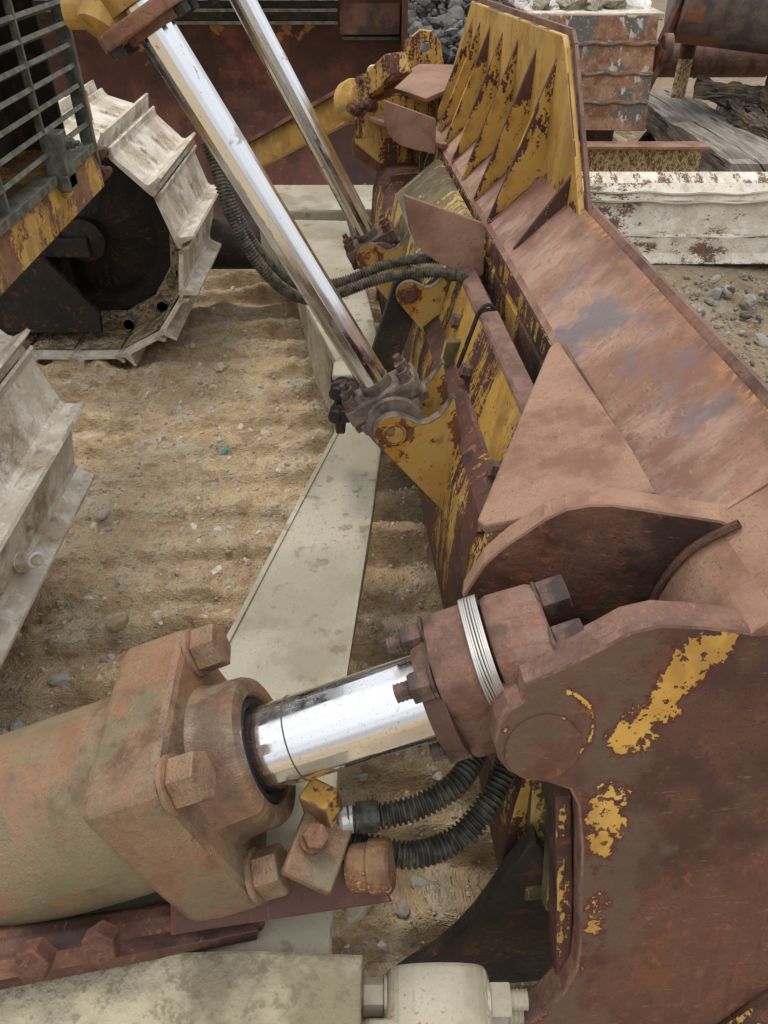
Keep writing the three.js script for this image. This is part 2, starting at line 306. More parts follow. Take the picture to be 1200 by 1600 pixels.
// a hex head with washer, standing on y = 0; optional threaded end
function hexGeo(r, h, washer = true, thread = 0) {
  const pts = []; for (let i = 0; i < 6; i++) pts.push([r * Math.cos(i * Math.PI / 3), r * Math.sin(i * Math.PI / 3)]);
  const gs = [boxUV(ext(pts, h, r * .1).rotateX(-Math.PI / 2).translate(0, washer ? r * .2 : 0, 0))];
  if (washer) gs.push(turned([[.0001, 0], [r * 1.1, 0], [r * 1.1, r * .17], [r * 1.04, r * .2], [.0001, r * .2]], new THREE.Vector3(), new THREE.Vector3(0, 1, 0), 24));
  if (thread) { const pr = [[.0001, 0]], y0 = h * .9; for (let i = 0; i <= 10; i++) pr.push([r * (i % 2 ? .52 : .58), y0 + thread * i / 10]); pr.push([.0001, y0 + thread]); gs.push(turned(pr, new THREE.Vector3(), new THREE.Vector3(0, 1, 0), 18)); }
  return join(gs);
}
const B1 = hexGeo(.036, .04), B2 = hexGeo(.014, .016), B3 = hexGeo(.016, .02, true, .022), B4 = hexGeo(.026, .032, true, .035), B5 = hexGeo(.012, .014);

// ---------------------------------------------------------------- the setting: ground
function groundH(x, f) {
  const yard = ss(-2.6, -1.4, x) * (1 - ss(.1, .75, x)) * ss(.2, .8, f) * (1 - ss(4.6, 5.2, f));
  const wob = .14 * (S(NA, x * .23 + .1, f * .2) - .5) + .03 * (S(NB, x * .3, f * .1) - .5);
  const k = (f + wob) / .215, ph = k - Math.floor(k), brk = .3 + .95 * S(NA, x * .35 + .37, Math.floor(k) * .137);
  const ridge = ss(0, .2, ph) * (1 - ss(.3, .98, ph));           // the print of one track bar after another
  let h = yard * (.105 * ridge * brk * (.35 + .65 * ss(.2, .6, S(NA, x * .3 + .7, f * .27 + .2))) - .016) ;
  h += .034 * (S(NA, x * .21, f * .21) - .5) + .016 * (S(NB, x * .22, f * .22) - .5) + .008 * (S(NC, x * .3, f * .3) - .5);
  h += .05 * ss(.9, 1.4, x) * (S(NA, x * .4, f * .4) - .5);
  return h - .012;
}
{
  const axis = (a, b, step, far) => { const v = []; for (let t = a; t <= b; t += step) v.push(t); let s = step; for (let t = b; t < far;) { s *= 1.35; t += s; v.push(t); } s = step; const lo = []; for (let t = a; t > -far;) { s *= 1.35; t -= s; lo.unshift(t); } return lo.concat(v); };
  const xs = axis(-1.7, 1.0, .011, 500), fs = axis(.25, 5.2, .011, 500), nx = xs.length, nf = fs.length;
  const pos = new Float32Array(nx * nf * 3), uv = new Float32Array(nx * nf * 2), col = new Float32Array(nx * nf * 3), idx = [];
  for (let j = 0; j < nf; j++) for (let i = 0; i < nx; i++) {
    const k = j * nx + i, x = xs[i], f = fs[j]; pos[k * 3] = x; pos[k * 3 + 1] = groundH(x, f); pos[k * 3 + 2] = -f; uv[k * 2] = x; uv[k * 2 + 1] = f + 1.3 * pos[k * 3 + 1];
    const g = ss(.35, .9, x), w = S(NA, x * .3 + .2, f * .3), t = 1.0 + .22 * (w - .5);            // sandy by the tracks, greyer gravel past the blade
    const oil = 1 - .3 * ss(.5, .8, S(NA, x * .45 + .6, f * .4)) * (1 - g) * ss(.0, .25, x + .1);
    col[k * 3] = t * mix(1.0, .46, g) * oil; col[k * 3 + 1] = t * mix(1, .46, g) * oil; col[k * 3 + 2] = t * mix(1, .47, g) * oil;
    if (i < nx - 1 && j < nf - 1) idx.push(k, k + 1, k + nx, k + nx, k + 1, k + nx + 1);
  }
  const g = new THREE.BufferGeometry(); g.setAttribute('position', new THREE.BufferAttribute(pos, 3)); g.setAttribute('uv', new THREE.BufferAttribute(uv, 2)); g.setAttribute('color', new THREE.BufferAttribute(col, 3)); g.setIndex(idx); g.computeVertexNormals();
  const m = surf(1536, 1, 1, (x, y) => {
    const a = S(NA, x, y), b = S(NB, x, y), c = S(NC, x, y), w = S(NW, x * 2, y * 2), d = S(ND, x, y), w1 = S(NW, x, y);
    let col = mix3(lin(184, 158, 122), lin(222, 199, 162), ss(.1, .9, a * .2 + b * .3 + c * .3 + w * .2)); const gn = S(NW, x * 4, y * 4); { const g = .84 + .32 * gn; col = col.map(v => v * g); }
    col = mix3(col, lin(206, 192, 168), .7 * ss(.62, .9, d)); col = mix3(col, lin(150, 120, 86), .5 * ss(.7, 1, S(NB, x + .4, y + .1)));
    const gr = ss(.86, .93, c), gr2 = ss(.9, .96, w1); col = mix3(col, mix3(lin(206, 196, 180), lin(140, 124, 104), S(NB, x * 3, y * 3)), gr * .75); col = mix3(col, lin(212, 200, 178), gr2 * .55); col = mix3(col, lin(120, 96, 70), .4 * ss(.9, .97, S(NC, x + .5, y + .2)));
    col = mix3(col, lin(110, 86, 60), .3 * ss(.5, 1, w));
    return [...col, .3 * b + .25 * c + .2 * w1 + .12 * w + .2 * gr, .95];
  }, { bump: .016 });
  m.vertexColors = true;
  mesh('ground', g, m).userData.kind = 'structure';
}
// loose gravel nobody could count
const stoneGeo = (k) => { const g = new THREE.IcosahedronGeometry(1, 1); const p = g.attributes.position; for (let i = 0; i < p.count; i++) { const x = p.getX(i), y = p.getY(i), z = p.getZ(i); const s = .72 + .56 * S(NB, x * .11 + k * .37 + .5, y * .11 + z * .07 + .5); p.setXYZ(i, x * s, y * s * .7, z * s * .9); } if (k % 2 === 0 || k === 3 || k === 5) { const q = g.toNonIndexed(); q.computeVertexNormals(); return q; } g.computeVertexNormals(); return g; };
M.pebble = surf(256, 1, 1, (x, y) => { const b = S(NB, x, y), c = S(NC, x, y); return [...mix3([.6, .6, .6], [.9, .89, .87], b * .6 + c * .4), c, .95]; }, { bump: 0 });
function scatter(name, label, category, n, geo, place, tone) {
  const im = new THREE.InstancedMesh(geo, M.pebble, n), d = new THREE.Object3D(), c = new THREE.Color();
  for (let i = 0; i < n; i++) {
    const [x, h, f, s] = place(i); d.position.set(x, h, -f); d.rotation.set(rr(0, 6.3), rr(0, 6.3), rr(0, 6.3)); d.scale.set(s * rr(.7, 1.4), s * rr(.6, 1.1), s * rr(.7, 1.2)); d.updateMatrix(); im.setMatrixAt(i, d.matrix);
    const t = tone(x, f); im.setColorAt(i, c.setRGB(...t));
  }
  im.name = name; im.castShadow = im.receiveShadow = true; scene.add(im); tag(im, label, category); im.userData.kind = 'stuff'; return im;
}
scatter('gravel', 'fine loose pebbles and crumbs strewn over the sandy ground', 'gravel', 26000, stoneGeo(1), () => {
  const near = rnd() < .6; const x = near ? rr(-1.5, .6) : rr(-2, 2.6), f = near ? rr(.3, 4) : rr(.3, 6);
  const s = Math.min(.015, .0013 / Math.pow(rnd() + .012, .6)); return [x, groundH(x, f) + s * .2, f, s];
}, (x) => { const t = rr(.45, .95); return x > .7 ? [t * .55, t * .53, t * .49] : [t, t * rr(.86, .95), t * rr(.7, .86)]; });
scatter('rubble', 'heap of grey broken stone on the ground below the whitish beam', 'rubble', 900, stoneGeo(3), () => {
  const a = rnd(), x = 1.55 + 1.6 * rnd() - .25 * a, f = rr(3.0, 4.45), s = Math.min(.038, .006 / Math.pow(rnd() + .02, .55)); return [x, groundH(x, f) + s * .3 + .05 * ss(1.7, 2.2, x) * ss(3.5, 4.0, f), f, s];
}, () => { const t = rr(.16, .42); return [t, t * .94, t * .82]; });
scatter('rubble', 'dark slate rubble pile in the distance left of the yellow guard', 'rubble', 3000, stoneGeo(5), () => {
  const x = rr(-.5, 1.0), f = rr(5.9, 8.2), s = Math.min(.11, .02 / Math.pow(rnd() + .03, .5)); return [x, .62 + (f - 5.9) * .24 + rr(-.1, .12), f, s];
}, () => { const t = rr(.05, .22); return [t, t * .97, t * .92]; }).name = 'rubble_001';
{ // the mound under it
  const g = new THREE.PlaneGeometry(4.4, 7, 60, 60); g.rotateX(-Math.PI / 2); const p = g.attributes.position;
  for (let i = 0; i < p.count; i++) { const x = p.getX(i), z = p.getZ(i), e = (1 - ss(.5, .98, Math.abs(x) / 2.2)) * (1 - ss(.55, .98, Math.abs(z) / 3.5)); p.setXYZ(i, x, e * (.75 - z * .2) + .2 * e * (S(NA, x * .2, z * .2) - .5) - .03, z); }
  g.computeVertexNormals(); const m = mesh('mound', g, M.mud); m.position.set(.2, 0, -8.6); m.userData.kind = 'structure';
}
// single stones and scraps lying between the tracks and the arm
{
  const gs = [stoneGeo(7), stoneGeo(9), stoneGeo(11)]; const mats = [[168, 160, 150], [162, 160, 156], [190, 176, 154], [150, 132, 108]].map(c => { const m = M.pebble.clone(); m.color.setRGB(...lin(...c).map(v => v * 1.4)); return m; });
  const list = [[97, 1070, 2.05, .026, 1, 'blue grey stone lying left of the tilt cylinder head'], [160, 802, 2.5, .022, 0, 'pale round stone beside the lowest plate of the near track'], [25, 1138, 1.95, .022, 1, 'grey stone beside the barrel at the left edge'], [415, 672, 2.8, .02, 2, 'buff flat stone half way between far track and cream arm'], [250, 675, 2.8, .018, 0, 'small pale stone under the far track end'], [345, 575, 3.1, .03, 2, 'flat light stone on the sandy ridge below the far track'], [645, 1500, 1.58, .022, 0, 'pale stone just above the cream clamp'], [560, 1440, 1.6, .03, 2, 'tan stone right of the cream arm'], [628, 1440, 1.6, .016, 0, 'small white stone nearest the dark blade gusset'], [655, 1390, 1.65, .018, 1, 'small bluish stone below the ribbed hoses'], [190, 990, 2.1, .03, 3, 'brown clod above the tilt cylinder head'], [75, 970, 2.15, .02, 3, 'dark clod beside the near track plate edge']];
  list.forEach(([px, py, d, s, k, l], i) => {
    const c = at(px, py, 1), t = 1.8 / (1.8 - c.y), x = c.x * t, f = -c.z * t; const m = mesh(numbered('stone'), gs[i % 3], mats[k]); m.scale.set(s * 1.2, s, s); m.rotation.y = i; m.position.set(x, groundH(x, f) + s * .3, -f); tag(m, l, 'stone', 'single stones lying on the sandy ground');
  });
  for (const [px, py, s, mat, l] of [[350, 698, .016, M.turquoise, 'turquoise plastic scrap on the sandy ridges'], [338, 888, .018, M.white, 'white paper scrap on the ground left of the cream arm']]) {
    const c = at(px, py, 1), t = 1.8 / (1.8 - c.y), x = c.x * t, f = -c.z * t, g = new THREE.PlaneGeometry(2, 1, 4, 3); const p = g.attributes.position; for (let i = 0; i < p.count; i++) p.setZ(i, .4 * Math.sin(p.getX(i) * 2.3 + p.getY(i)));
    g.computeVertexNormals(); const m = mesh(numbered('scrap'), g, mat); m.material.side = THREE.DoubleSide; m.scale.setScalar(s); m.rotation.set(-1.2, 0, .5); m.position.set(x, groundH(x, f) + .012, -f); tag(m, l, 'scrap');
  }
}

// ---------------------------------------------------------------- the bulldozer
const dozer = thing('bulldozer', 'large yellow and rust bulldozer with a heavy rusty blade and chrome lift rods', 'bulldozer');
const X = new THREE.Vector3(1, 0, 0), Y = new THREE.Vector3(0, 1, 0), Z = new THREE.Vector3(0, 0, 1);

// tracks: shoes of plate, curled lip and bar round a front wheel
function shoeGeo(w) {
  const prof = [[-.116, .022], [-.119, .031], [-.111, .034], [-.098, .02], [-.084, .011], [.06, .011], [.074, .02], [.082, .05], [.086, .074], [.097, .076], [.101, .05], [.104, .014], [.118, .008], [.119, -.004], [.1, -.009], [-.09, -.009], [-.106, .002]];
  const g = ext(prof, w, .0025).translate(0, 0, -w / 2); const gs = [boxUV(g)];
  for (const a of [-.028, .028]) for (const b of [-.1, .1]) gs.push(box(new THREE.Vector3(a, .016, b * 1.0), .026, .016, .026, .004));
  for (const b of [-.16, .16]) gs.push(box(new THREE.Vector3(.01, .012, b), .03, .008, .014, .003));
  const out = join(gs);
  const p = out.attributes.position; for (let i = 0; i < p.count; i++) { const z = p.getZ(i); if (p.getY(i) > .04) p.setZ(i, z * .985); p.setY(i, p.getY(i) + .006 * (S(NA, z * .6, p.getX(i)) - .5)); }
  return out;
}
function makeTrack(cx, ch, R, f0, f1, s0, n0, n1, label) {
  const fm = (f0 + f1) / 2, w = f1 - f0, half = Math.PI * R / 2, pitch = .222;
  const place = s => { const th = s / R; if (s > half) return [cx - (s - half), ch + R - .05 * (s - half), Math.PI / 2 + .05]; if (s < -half) return [cx + (s + half), ch - R, -Math.PI / 2]; return [cx + R * Math.cos(th), ch + R * Math.sin(th), th]; };
  const links = [], Rl = R - .05;
  for (let k = n0; k <= n1; k++) {
    const [x, h, th] = place(s0 + k * pitch);
    const N = new THREE.Vector3(Math.cos(th), Math.sin(th), 0), T = new THREE.Vector3(Math.sin(th), -Math.cos(th), 0);
    for (const o of [-.1, .1]) { links.push(box(V(x, h, fm + o).addScaledVector(N, -.058), .19, .09, .045, .012, T, N)); links.push(turned([[.0001, -.03], [.036, -.03], [.036, .03], [.0001, .03]], V(x, h, fm + o).addScaledVector(N, -.06).addScaledVector(T, .11), Z, 18)); }
    links.push(turned([[.0001, -.13], [.026, -.13], [.026, .13], [.0001, .13]], V(x, h, fm).addScaledVector(N, -.05).addScaledVector(T, .11), Z, 16));
    links.push(box(V(x, h, fm).addScaledVector(N, -.018), .2, .012, w * .86, .003, T, N));
  }
  const tr = mesh('track', join(links), M.mud, dozer, label), sg = shoeGeo(w);
  for (let k = n0; k <= n1; k++) {
    const [x, h, th] = place(s0 + k * pitch), N = new THREE.Vector3(Math.cos(th), Math.sin(th), 0), T = new THREE.Vector3(Math.sin(th), -Math.cos(th), 0);
    const m = mesh('track_shoe', sg, M.shoe, tr); m.quaternion.setFromRotationMatrix(new THREE.Matrix4().makeBasis(T, N, T.clone().cross(N))); m.position.copy(V(x, h, fm)); m.rotateZ(rr(-.02, .02));
  }
  const Ri = R - .1;
  mesh('idler_wheel', turned([[.05, -.09], [.1, -.09], [.11, -.07], [Ri * .45, -.03], [Ri * .78, -.025], [Ri * .85, -.1], [Ri - .01, -.1], [Ri, -.085], [Ri, .085], [Ri * .85, .1], [Ri * .78, .025], [.11, .07], [.05, .09]], V(cx, ch, fm), Z, 56), M.trackBlack, tr);
  mesh('hub', join(turned([[.0001, 0], [.085, 0], [.095, .02], [.095, .07], [.06, .085], [.0001, .085]], V(cx, ch, fm - .1), Z, 30), box(V(cx - .12, ch - .02, fm - .18), .3, .09, .06, .01)), M.trackBlack, tr);
  mesh('track_frame', join(box(V(cx - .75, ch - .16, fm), 1.3, .26, .3, .02), wall([[cx - 1.4, ch - .4], [cx + .02, ch - .4], [cx + .03, ch - .3], [cx - .16, ch - .04], [cx - 1.4, ch - .02]], f0 + .1, .03)), M.trackBlack, tr);
  return tr;
}
makeTrack(-1.36, .565, .475, 3.27, 4.02, .155, -9, 9, 'far track with dusty pale plates curling round its front wheel');
makeTrack(-1.43, .55, .465, 1.0, 1.97, -.085, -6, 6, 'near track with large dusty pale plates at the left edge');
{ // plastic ring and nut stuck on the near plate
  const tr = dozer.children[1], c = at(42, 876, 2.02);
  mesh('ring', new THREE.TorusGeometry(.019, .0045, 10, 28), M.white, tr).position.copy(c).add(new THREE.Vector3(.03, .012, .01)); tr.children.at(-1).rotation.y = .9;
  setDir(mesh('nut', B4, M.shoe, tr), c.add(new THREE.Vector3(-.02, -.006, 0)), new THREE.Vector3(.9, .25, .1));
}

// radiator grille and the yellow guard under it
{
  const gx = -1.075, f0 = 1.1, f1 = 3.02;
  const fr = [];
  fr.push(bar(V(gx, 1.0, f1), V(gx, 1.75, f1), .022, .05, X), bar(V(gx - .005, 1.075, f0), V(gx - .005, 1.075, 2.60), .03, .06, X), bar(V(gx - .005, 1.075, 2.70), V(gx - .005, 1.075, f1 - .014), .03, .06, X));
  for (const f of [1.75, 2.22, 2.60]) fr.push(bar(V(gx + .008, 1.06, f), V(gx + .008, 1.75, f), .012, .022, X));
  const g = mesh('radiator_grille', join(fr), M.grille, dozer, 'dusty grey radiator grille of level bars in front of a dark core');
  for (let k = 0; k < 11; k++) { const h = 1.145 + .061 * k; mesh('grille_bar', bar(V(gx, h, f0), V(gx, h, f1 - .02), .014, .038, new THREE.Vector3(1, .5, 0)), M.grille, g); }
  mesh('hinge_block', join(box(V(gx + .035, 1.125, 2.635), .05, .17, .07, .006), box(V(gx + .045, 1.06, 2.635), .03, .05, .09, .006)), M.grille, g);
  setDir(mesh('bolt', B3, M.grille, g), V(gx + .06, 1.17, 2.655), X);
  mesh('core', join(box(V(gx - .28, 1.35, 2.06), .06, .8, 1.86, .01), box(V(gx - .14, 1.72, 2.06), .34, .03, 1.9, .005), box(V(gx - .17, 1.35, f1 - .02), .2, .8, .02, .005)), M.black, g);
  for (const f of [1.9, 2.28, 2.42, 2.8]) mesh('core_bar', bar(V(gx - .16, 1.0, f), V(gx - .16, 1.75, f), .03, .02), M.bumper, g);
  const b = mesh('front_guard', wall([[gx - .30, .9], [gx - .03, .9], [gx + .035, .945], [gx + .012, 1.055], [gx - .02, 1.068], [gx - .30, 1.068]], 1.0, 2.06, .006), M.bumper, dozer, 'yellow and rust guard rail under the grille');
  const p = b.geometry.attributes.position; for (let i = 0; i < p.count; i++) if (-p.getZ(i) > 2.9 && p.getY(i) < .97) p.setZ(i, p.getZ(i) + .07); b.geometry.computeVertexNormals();
  for (const h of [1.035, .965]) setDir(mesh('bolt', B4, M.rustDark, b), V(gx + .0, h, 3.055), new THREE.Vector3(.4, 0, -1));
  mesh('side_strip', join(bar(V(gx + .0, 1.07, 3.05), V(gx, 1.75, 3.05), .012, .03, X), box(V(gx + .012, 1.2, 3.045), .018, .1, .03, .003)), M.yellow, g);
}

// push frame: a cream C-shaped frame of two arms
{
  const nose = mesh('push_frame', slab([[-.10, 1.5], [-.14, .95], [-.14, .2], [-.3, .2], [-.3, .95], [-.2, 1.5]], .505, .3, .01), M.concrete, dozer, 'cream painted push frame between tracks and blade');
  mesh('far_web', slab([[-.04, 2.55], [-.2, 3.75], [-.46, 3.75], [-.28, 2.80], [-.112, 2.24], [.0, 2.3]], .508, .3, .01), M.concrete, nose);
  mesh('near_arm', slab([[-.008, 1.837], [-.04, 1.4], [-.085, .95], [-.078, .10], [-2.4, .10], [-2.4, .44], [-.55, .44], [-.44, .65], [-.345, 1.05], [-.182, 1.77], [-.110, 2.045], [-.085, 1.99], [-.05, 1.92]], .55, .04, .008), M.cream, nose, 'near cream arm tapering up to the blade centre');
  mesh('far_arm', slab([[-.018, 2.53], [-.1, 3.2], [-.18, 3.80], [-.50, 3.82], [-.40, 3.3], [-.296, 2.80], [-.127, 2.24], [.02, 2.3]], .55, .04, .008), M.cream, nose, 'far cream arm behind the lift rods');
  mesh('cross_rail', slab([[.02, 3.90], [.02, 4.3], [-.62, 4.3], [-.62, 3.865]], .575, .34, .01), M.cream, nose);
  mesh('cross_tube', rod(V(-.5, .36, 4.02), V(-2.0, .36, 4.02), .13, 36), M.black, nose);  // dark metal, its black also carrying the shade beside the far track
  mesh('cover_plate', jitter(slab([[-.032, .11], [-.03, .468], [-.2, .475], [-.45, .47], [-.9, .478], [-.9, .11]], .585, .028, .006), .006, 3), M.concrete, nose, 'rough stained cover plate at the bottom edge');
  mesh('edge_bead', join(bar(V(-.112, .552, 2.03), V(-.345, .552, 1.06), .012, .008), bar(V(-.03, .552, 1.6), V(-.086, .552, .95), .01, .006)), M.cream, nose);
  const cap = mesh('ball_cap', join(boxUV(ext(smooth([[-.075, -.07], [-.08, .04], [-.06, .066], [.06, .07], [.078, .05], [.076, -.07]], true, 4), .1, .008).applyMatrix4(basis(V(.083, .43, .49), X, Y, Z))), box(V(.06, .43, .37), .2, .13, .1, .02)), M.cream, nose, 'cream clamp block with side bolts at the bottom edge');
  for (const [dx, h, s] of [[-.088, .46, -1], [-.09, .40, -1]]) setDir(mesh('bolt', B4, M.cream, nose), V(.083 + dx + .01, h, .455), new THREE.Vector3(-1, 0, 0), .3);
  for (const h of [.462, .402]) setDir(mesh('bolt', B4, M.cream, nose), V(.158, h, .45), X, .3);
  mesh('clamp_bracket', join(box(at(545, 583, 1.98), .09, .02, .08, .006), box(at(532, 630, 2.0), .025, .13, .10, .006), box(at(548, 620, 2.0), .03, .11, .08, .006)), M.black, nose, 'dark clamp bracket with nuts left of the near lift rod foot');
  mesh('bracket_top', box(at(543, 580, 1.95), .075, .022, .075, .008), M.cream, nose);
  for (const [px, py] of [[537, 605], [536, 640], [550, 608], [549, 640]]) setDir(mesh('nut', B4, M.black, nose), at(px, py, 1.93), new THREE.Vector3(-.3, .2, .9));
}

// ---- the blade, in its own frame: x towards its front, h up, u along its length away from the near end
const sub = (a, b) => [a[0] - b[0], a[1] - b[1]];
function segDist(x, y, pl) { let d = 9; for (let i = 0; i < pl.length - 1; i++) { const a = pl[i], b = pl[i + 1], ab = sub(b, a), ap = [x - a[0], y - a[1]], t = Math.min(1, Math.max(0, (ap[0] * ab[0] + ap[1] * ab[1]) / (ab[0] ** 2 + ab[1] ** 2))); d = Math.min(d, Math.hypot(ap[0] - ab[0] * t, ap[1] - ab[1] * t)); } return d; }
M.plateA = surf(900, .7, 1.15, (x, y) => { y -= .033; x -= .004;
  const r = rust(x, y, { dust: .3, dark: lin(70, 45, 34), mid: lin(98, 62, 46), dusty: lin(118, 86, 64), speck: .25 });
  r.splice(0, 3, ...mix3(r, lin(96, 80, 62), .7 * ss(.6, .9, S(NA, x * 1.5 + .2, y * 1.5))));
  const d1 = segDist(x, y, [[.468, .99], [.44, .98], [.415, .945], [.392, .90], [.372, .865]]), d2 = segDist(x, y, [[.353, .775], [.352, .71], [.346, .68]]), d3 = Math.abs(Math.hypot(x - .262, y - .885) - .058) + (x < .28 ? .1 * ss(.0, 1, Math.abs(y - .89) * 20) : 0), d4 = segDist(x, y, [[.345, .66], [.352, .58], [.338, .5], [.3, .41], [.25, .35]]);
  const q = .4 * S(NB, x * 1.4, y * 1.4) + .3 * S(ND, x * 2, y * 1.5) + .3 * S(NC, x * 1.5, y * 1.2);
  let m = .86 - Math.min(d1 / .024, d2 / .022) * .42 + .8 * (q - .5); m = Math.max(m, .58 - d3 / .006 * .3 + .5 * (q - .5), .42 - d4 / .03 * .25 + .8 * (q - .5)); 
  m -= .5 * ss(.78, .95, S(NC, x * 1.2, y * 1.2 + .3));
  return paint(r, x, y, Math.min(.9, m), { halo: .9, hw: .12, dirt: .25, c1: lin(202, 158, 76), c2: lin(188, 142, 62), c3: lin(208, 172, 104) });
}, { x0: .13, y0: .08 + .033, bump: .004 });
const finMat = (k, wear) => surf(512, .24, .52, (x, y) => {
  const r = rust(x, y, { dust: .1, dark: lin(56, 36, 32), mid: lin(86, 54, 46), speck: .1 });
  const ax = .655, ay = 1.47, bx = .5, by = 1.06, L = Math.hypot(ax - bx, ay - by), hyp = ((x - bx) * (ay - by) - (y - by) * (ax - bx)) / L, base = y - (1.2 - (.665 - x) * .9), top = ay - y;
  const q = .4 * S(NB, x * 2.2 + k * .37, y * .9 + k * .21) + .35 * S(ND, x * 2.6 + k * .43, y * 1.6 + .3) + .25 * S(NC, x * 2, y * .9 + k * .3);
  const m = Math.min(1.0, .50 - wear + hyp / .02 * .3, .3 + base / .03 * .4, .1 + top / .12 * .4) + .75 * (q - .5);
  return paint(r, x, y, m, { dirt: .15, halo: .5 });
}, { x0: .46, y0: 1.03, bump: .003 });
M.fins = [finMat(0, .0), finMat(1, .12), finMat(2, -.08)];
M.guard = surf(1024, 2.2, .5, (x, y) => paint(rust(x, y, { dust: .2, dark: lin(60, 40, 34), mid: lin(92, 58, 46) }), x, y, .78 - .5 * ss(1.28, 1.18, y) * S(NB, x, y * .6) + .35 * (S(ND, x * 2, y) - .5), { dirt: .25 }), { x0: -4, y0: 1.1, bump: .0015 });
M.topPlate = surf(1600, 2.2, .45, (x, y) => {                     // x along the blade (z), y across
  const o = { dust: .85, mid: lin(142, 108, 90), dark: lin(122, 87, 72), dusty: lin(168, 140, 124), speck: .2, scratch: .2 };
  const r = rust(x, y, o), u = -x; let c = [r[0], r[1], r[2]], rg = r[4];
  const wx = y + .05 * (S(NA, x * .9, y) - .5), wu = u + .22 * (S(ND, x * .6, y * .7) - .5);
  const st = Math.max(.5 * (1 - ss(.01, .03, Math.abs(wu - 1.15 - (y - .58) * 1.5))) * (1 - ss(.03, .06, Math.abs(y - .585))),(1 - ss(.04, .1, Math.abs(wu - 1.36))) * (1 - ss(.05, .09, Math.abs(wx - .54))), .8 * (1 - ss(.03, .08, Math.abs(wu - 1.02))) * (1 - ss(.02, .06, Math.abs(wx - .61))), .5 * (1 - ss(.02, .06, Math.abs(wu - 1.62))) * (1 - ss(.02, .05, Math.abs(wx - .58))));
  c = mix3(c, lin(104, 94, 98), .85 * st); rg = mix(rg, .3, st);
  const gr = ss(.55, .9, S(NA, x * .5, y * .8 + .4)) * ss(1.5, 2.0, u); c = mix3(c, lin(128, 112, 92), .7 * gr);
  const ed = ss(.6, .66, y + .03 * (S(NB, x * 2, y) - .5)); c = mix3(c, mix3(lin(150, 104, 78), lin(84, 56, 46), S(NB, x, y * 2)), ed * .6);
  c = mix3(c, lin(186, 128, 60), .9 * ss(.6, .68, S(NC, x * 2, y)) * ss(.635, .66, y) * ss(.55, .8, S(ND, x, y)));
  return [...c, r[3], rg];
}, { x0: -2.2, y0: .35, bump: .0016 });
M.lug = surf(512, .24, .36, (x, y) => {
  const r = rust(x, y, { dust: .15, dark: lin(90, 46, 26), mid: lin(130, 72, 40), speck: .3 });
  const q = .5 * S(NB, x * 3, y * 3) + .5 * S(ND, x * 4, y * 4), d = Math.hypot(x - .159, y - .844), e = Math.min(.318 - x, 1);
  return paint(r, x, y, Math.min(.9, .32 + d / .05 * .24, .1 + e / .02 * .35) + .7 * (q - .5), { dirt: .55, halo: .4, c2: lin(176, 118, 36) });
}, { x0: .09, y0: .59, bump: .002 });
function plate3(pts, th, bev = .003, flip = 1) {                   // a flat plate through points in space
  const o = pts[0], n = new THREE.Vector3(); for (let i = 1; i < pts.length - 1; i++) n.add(pts[i].clone().sub(o).cross(pts[i + 1].clone().sub(o)));
  n.normalize().multiplyScalar(flip); const ex = pts[1].clone().sub(o).normalize(), ey = n.clone().cross(ex), p2 = pts.map(p => { const d = p.clone().sub(o); return [d.dot(ex), d.dot(ey)]; });
  return boxUV(ext(p2, th, bev).applyMatrix4(basis(o, ex, ey, n)));
}
const body = [[.384, .85], [.345, .845], [.305, .81], [.287, .74], [.279, .62], [.275, .5], [.277, .40], [.30, .26], [.36, .12], [.43, .02], [.56, .0], [.53, .3], [.535, .7], [.60, 1.0], [.655, 1.165], [.51, 1.035], [.487, .985], [.482, .85]];
const blade = mesh('blade', join(alongU(body, .80, 3.66, .006), alongU([[.30, .795], [.287, .74], [.279, .62], [.275, .5], [.277, .40], [.30, .26], [.36, .12], [.43, .02], [.5, .02], [.5, .795]], .66, .803, .004)), M.peel, dozer, 'heavy rusty blade with peeling yellow paint on its back');
blade.rotation.y = 5.3 * Math.PI / 180;
const bl = (n, g, m, l) => mesh(n, g, m, blade, l);
bl('top_plate', alongU([[.652, 1.189], [.66, 1.199], [.655, 1.204], [.504, 1.064], [.494, 1.05], [.503, 1.04], [.512, 1.05]], .80, 3.7, .002), M.topPlate, 'dusty rust-brown sloping top plate of the blade');
bl('top_edge', alongU([[.648, 1.175], [.672, 1.212], [.684, 1.208], [.668, 1.17]], .5, 3.72, .003), M.eye);
bl('upper_wall', alongU([[.485, .84], [.492, .84], [.5, 1.046], [.492, 1.046]], .82, 3.65, .001), M.peel);
bl('groove_pipe', join(rod(V(.449, .945, 1.2), V(.449, .945, 2.1), .017, 20), box(V(.44, .868, 1.4), .088, .02, 1.4, .004)), M.black);
function strip(u0, u1, dx, mat) {
  const s = bl('bolted_strip', alongU([[.342 + dx, .80], [.352 + dx, .797], [.407 + dx, .978], [.402 + dx, .99], [.395 + dx, .985]], u0, u1, .0015), mat, 'bolted cover strip with yellow paint');
  bl('strip_top', alongU([[.3945 + dx, .984], [.397 + dx, .991], [.402 + dx, .997], [.41 + dx, 1.0], [.438 + dx, 1.002], [.441 + dx, .999], [.441 + dx, .985], [.41 + dx, .98]], u0 + .001, u1 - .001, .001), M.eye);
  return s;
}
strip(1.08, 1.735, 0, M.peelMost); strip(1.752, 2.05, -.006, M.peelMost);
bl('seam_cord', new THREE.TubeGeometry(new THREE.CatmullRomCurve3([V(.437, 1.0, 1.744), V(.42, 1.014, 1.744), V(.402, 1.004, 1.744), V(.39, .97, 1.744), V(.37, .9, 1.742), V(.345, .81, 1.744)]), 30, .005, 8), M.black);
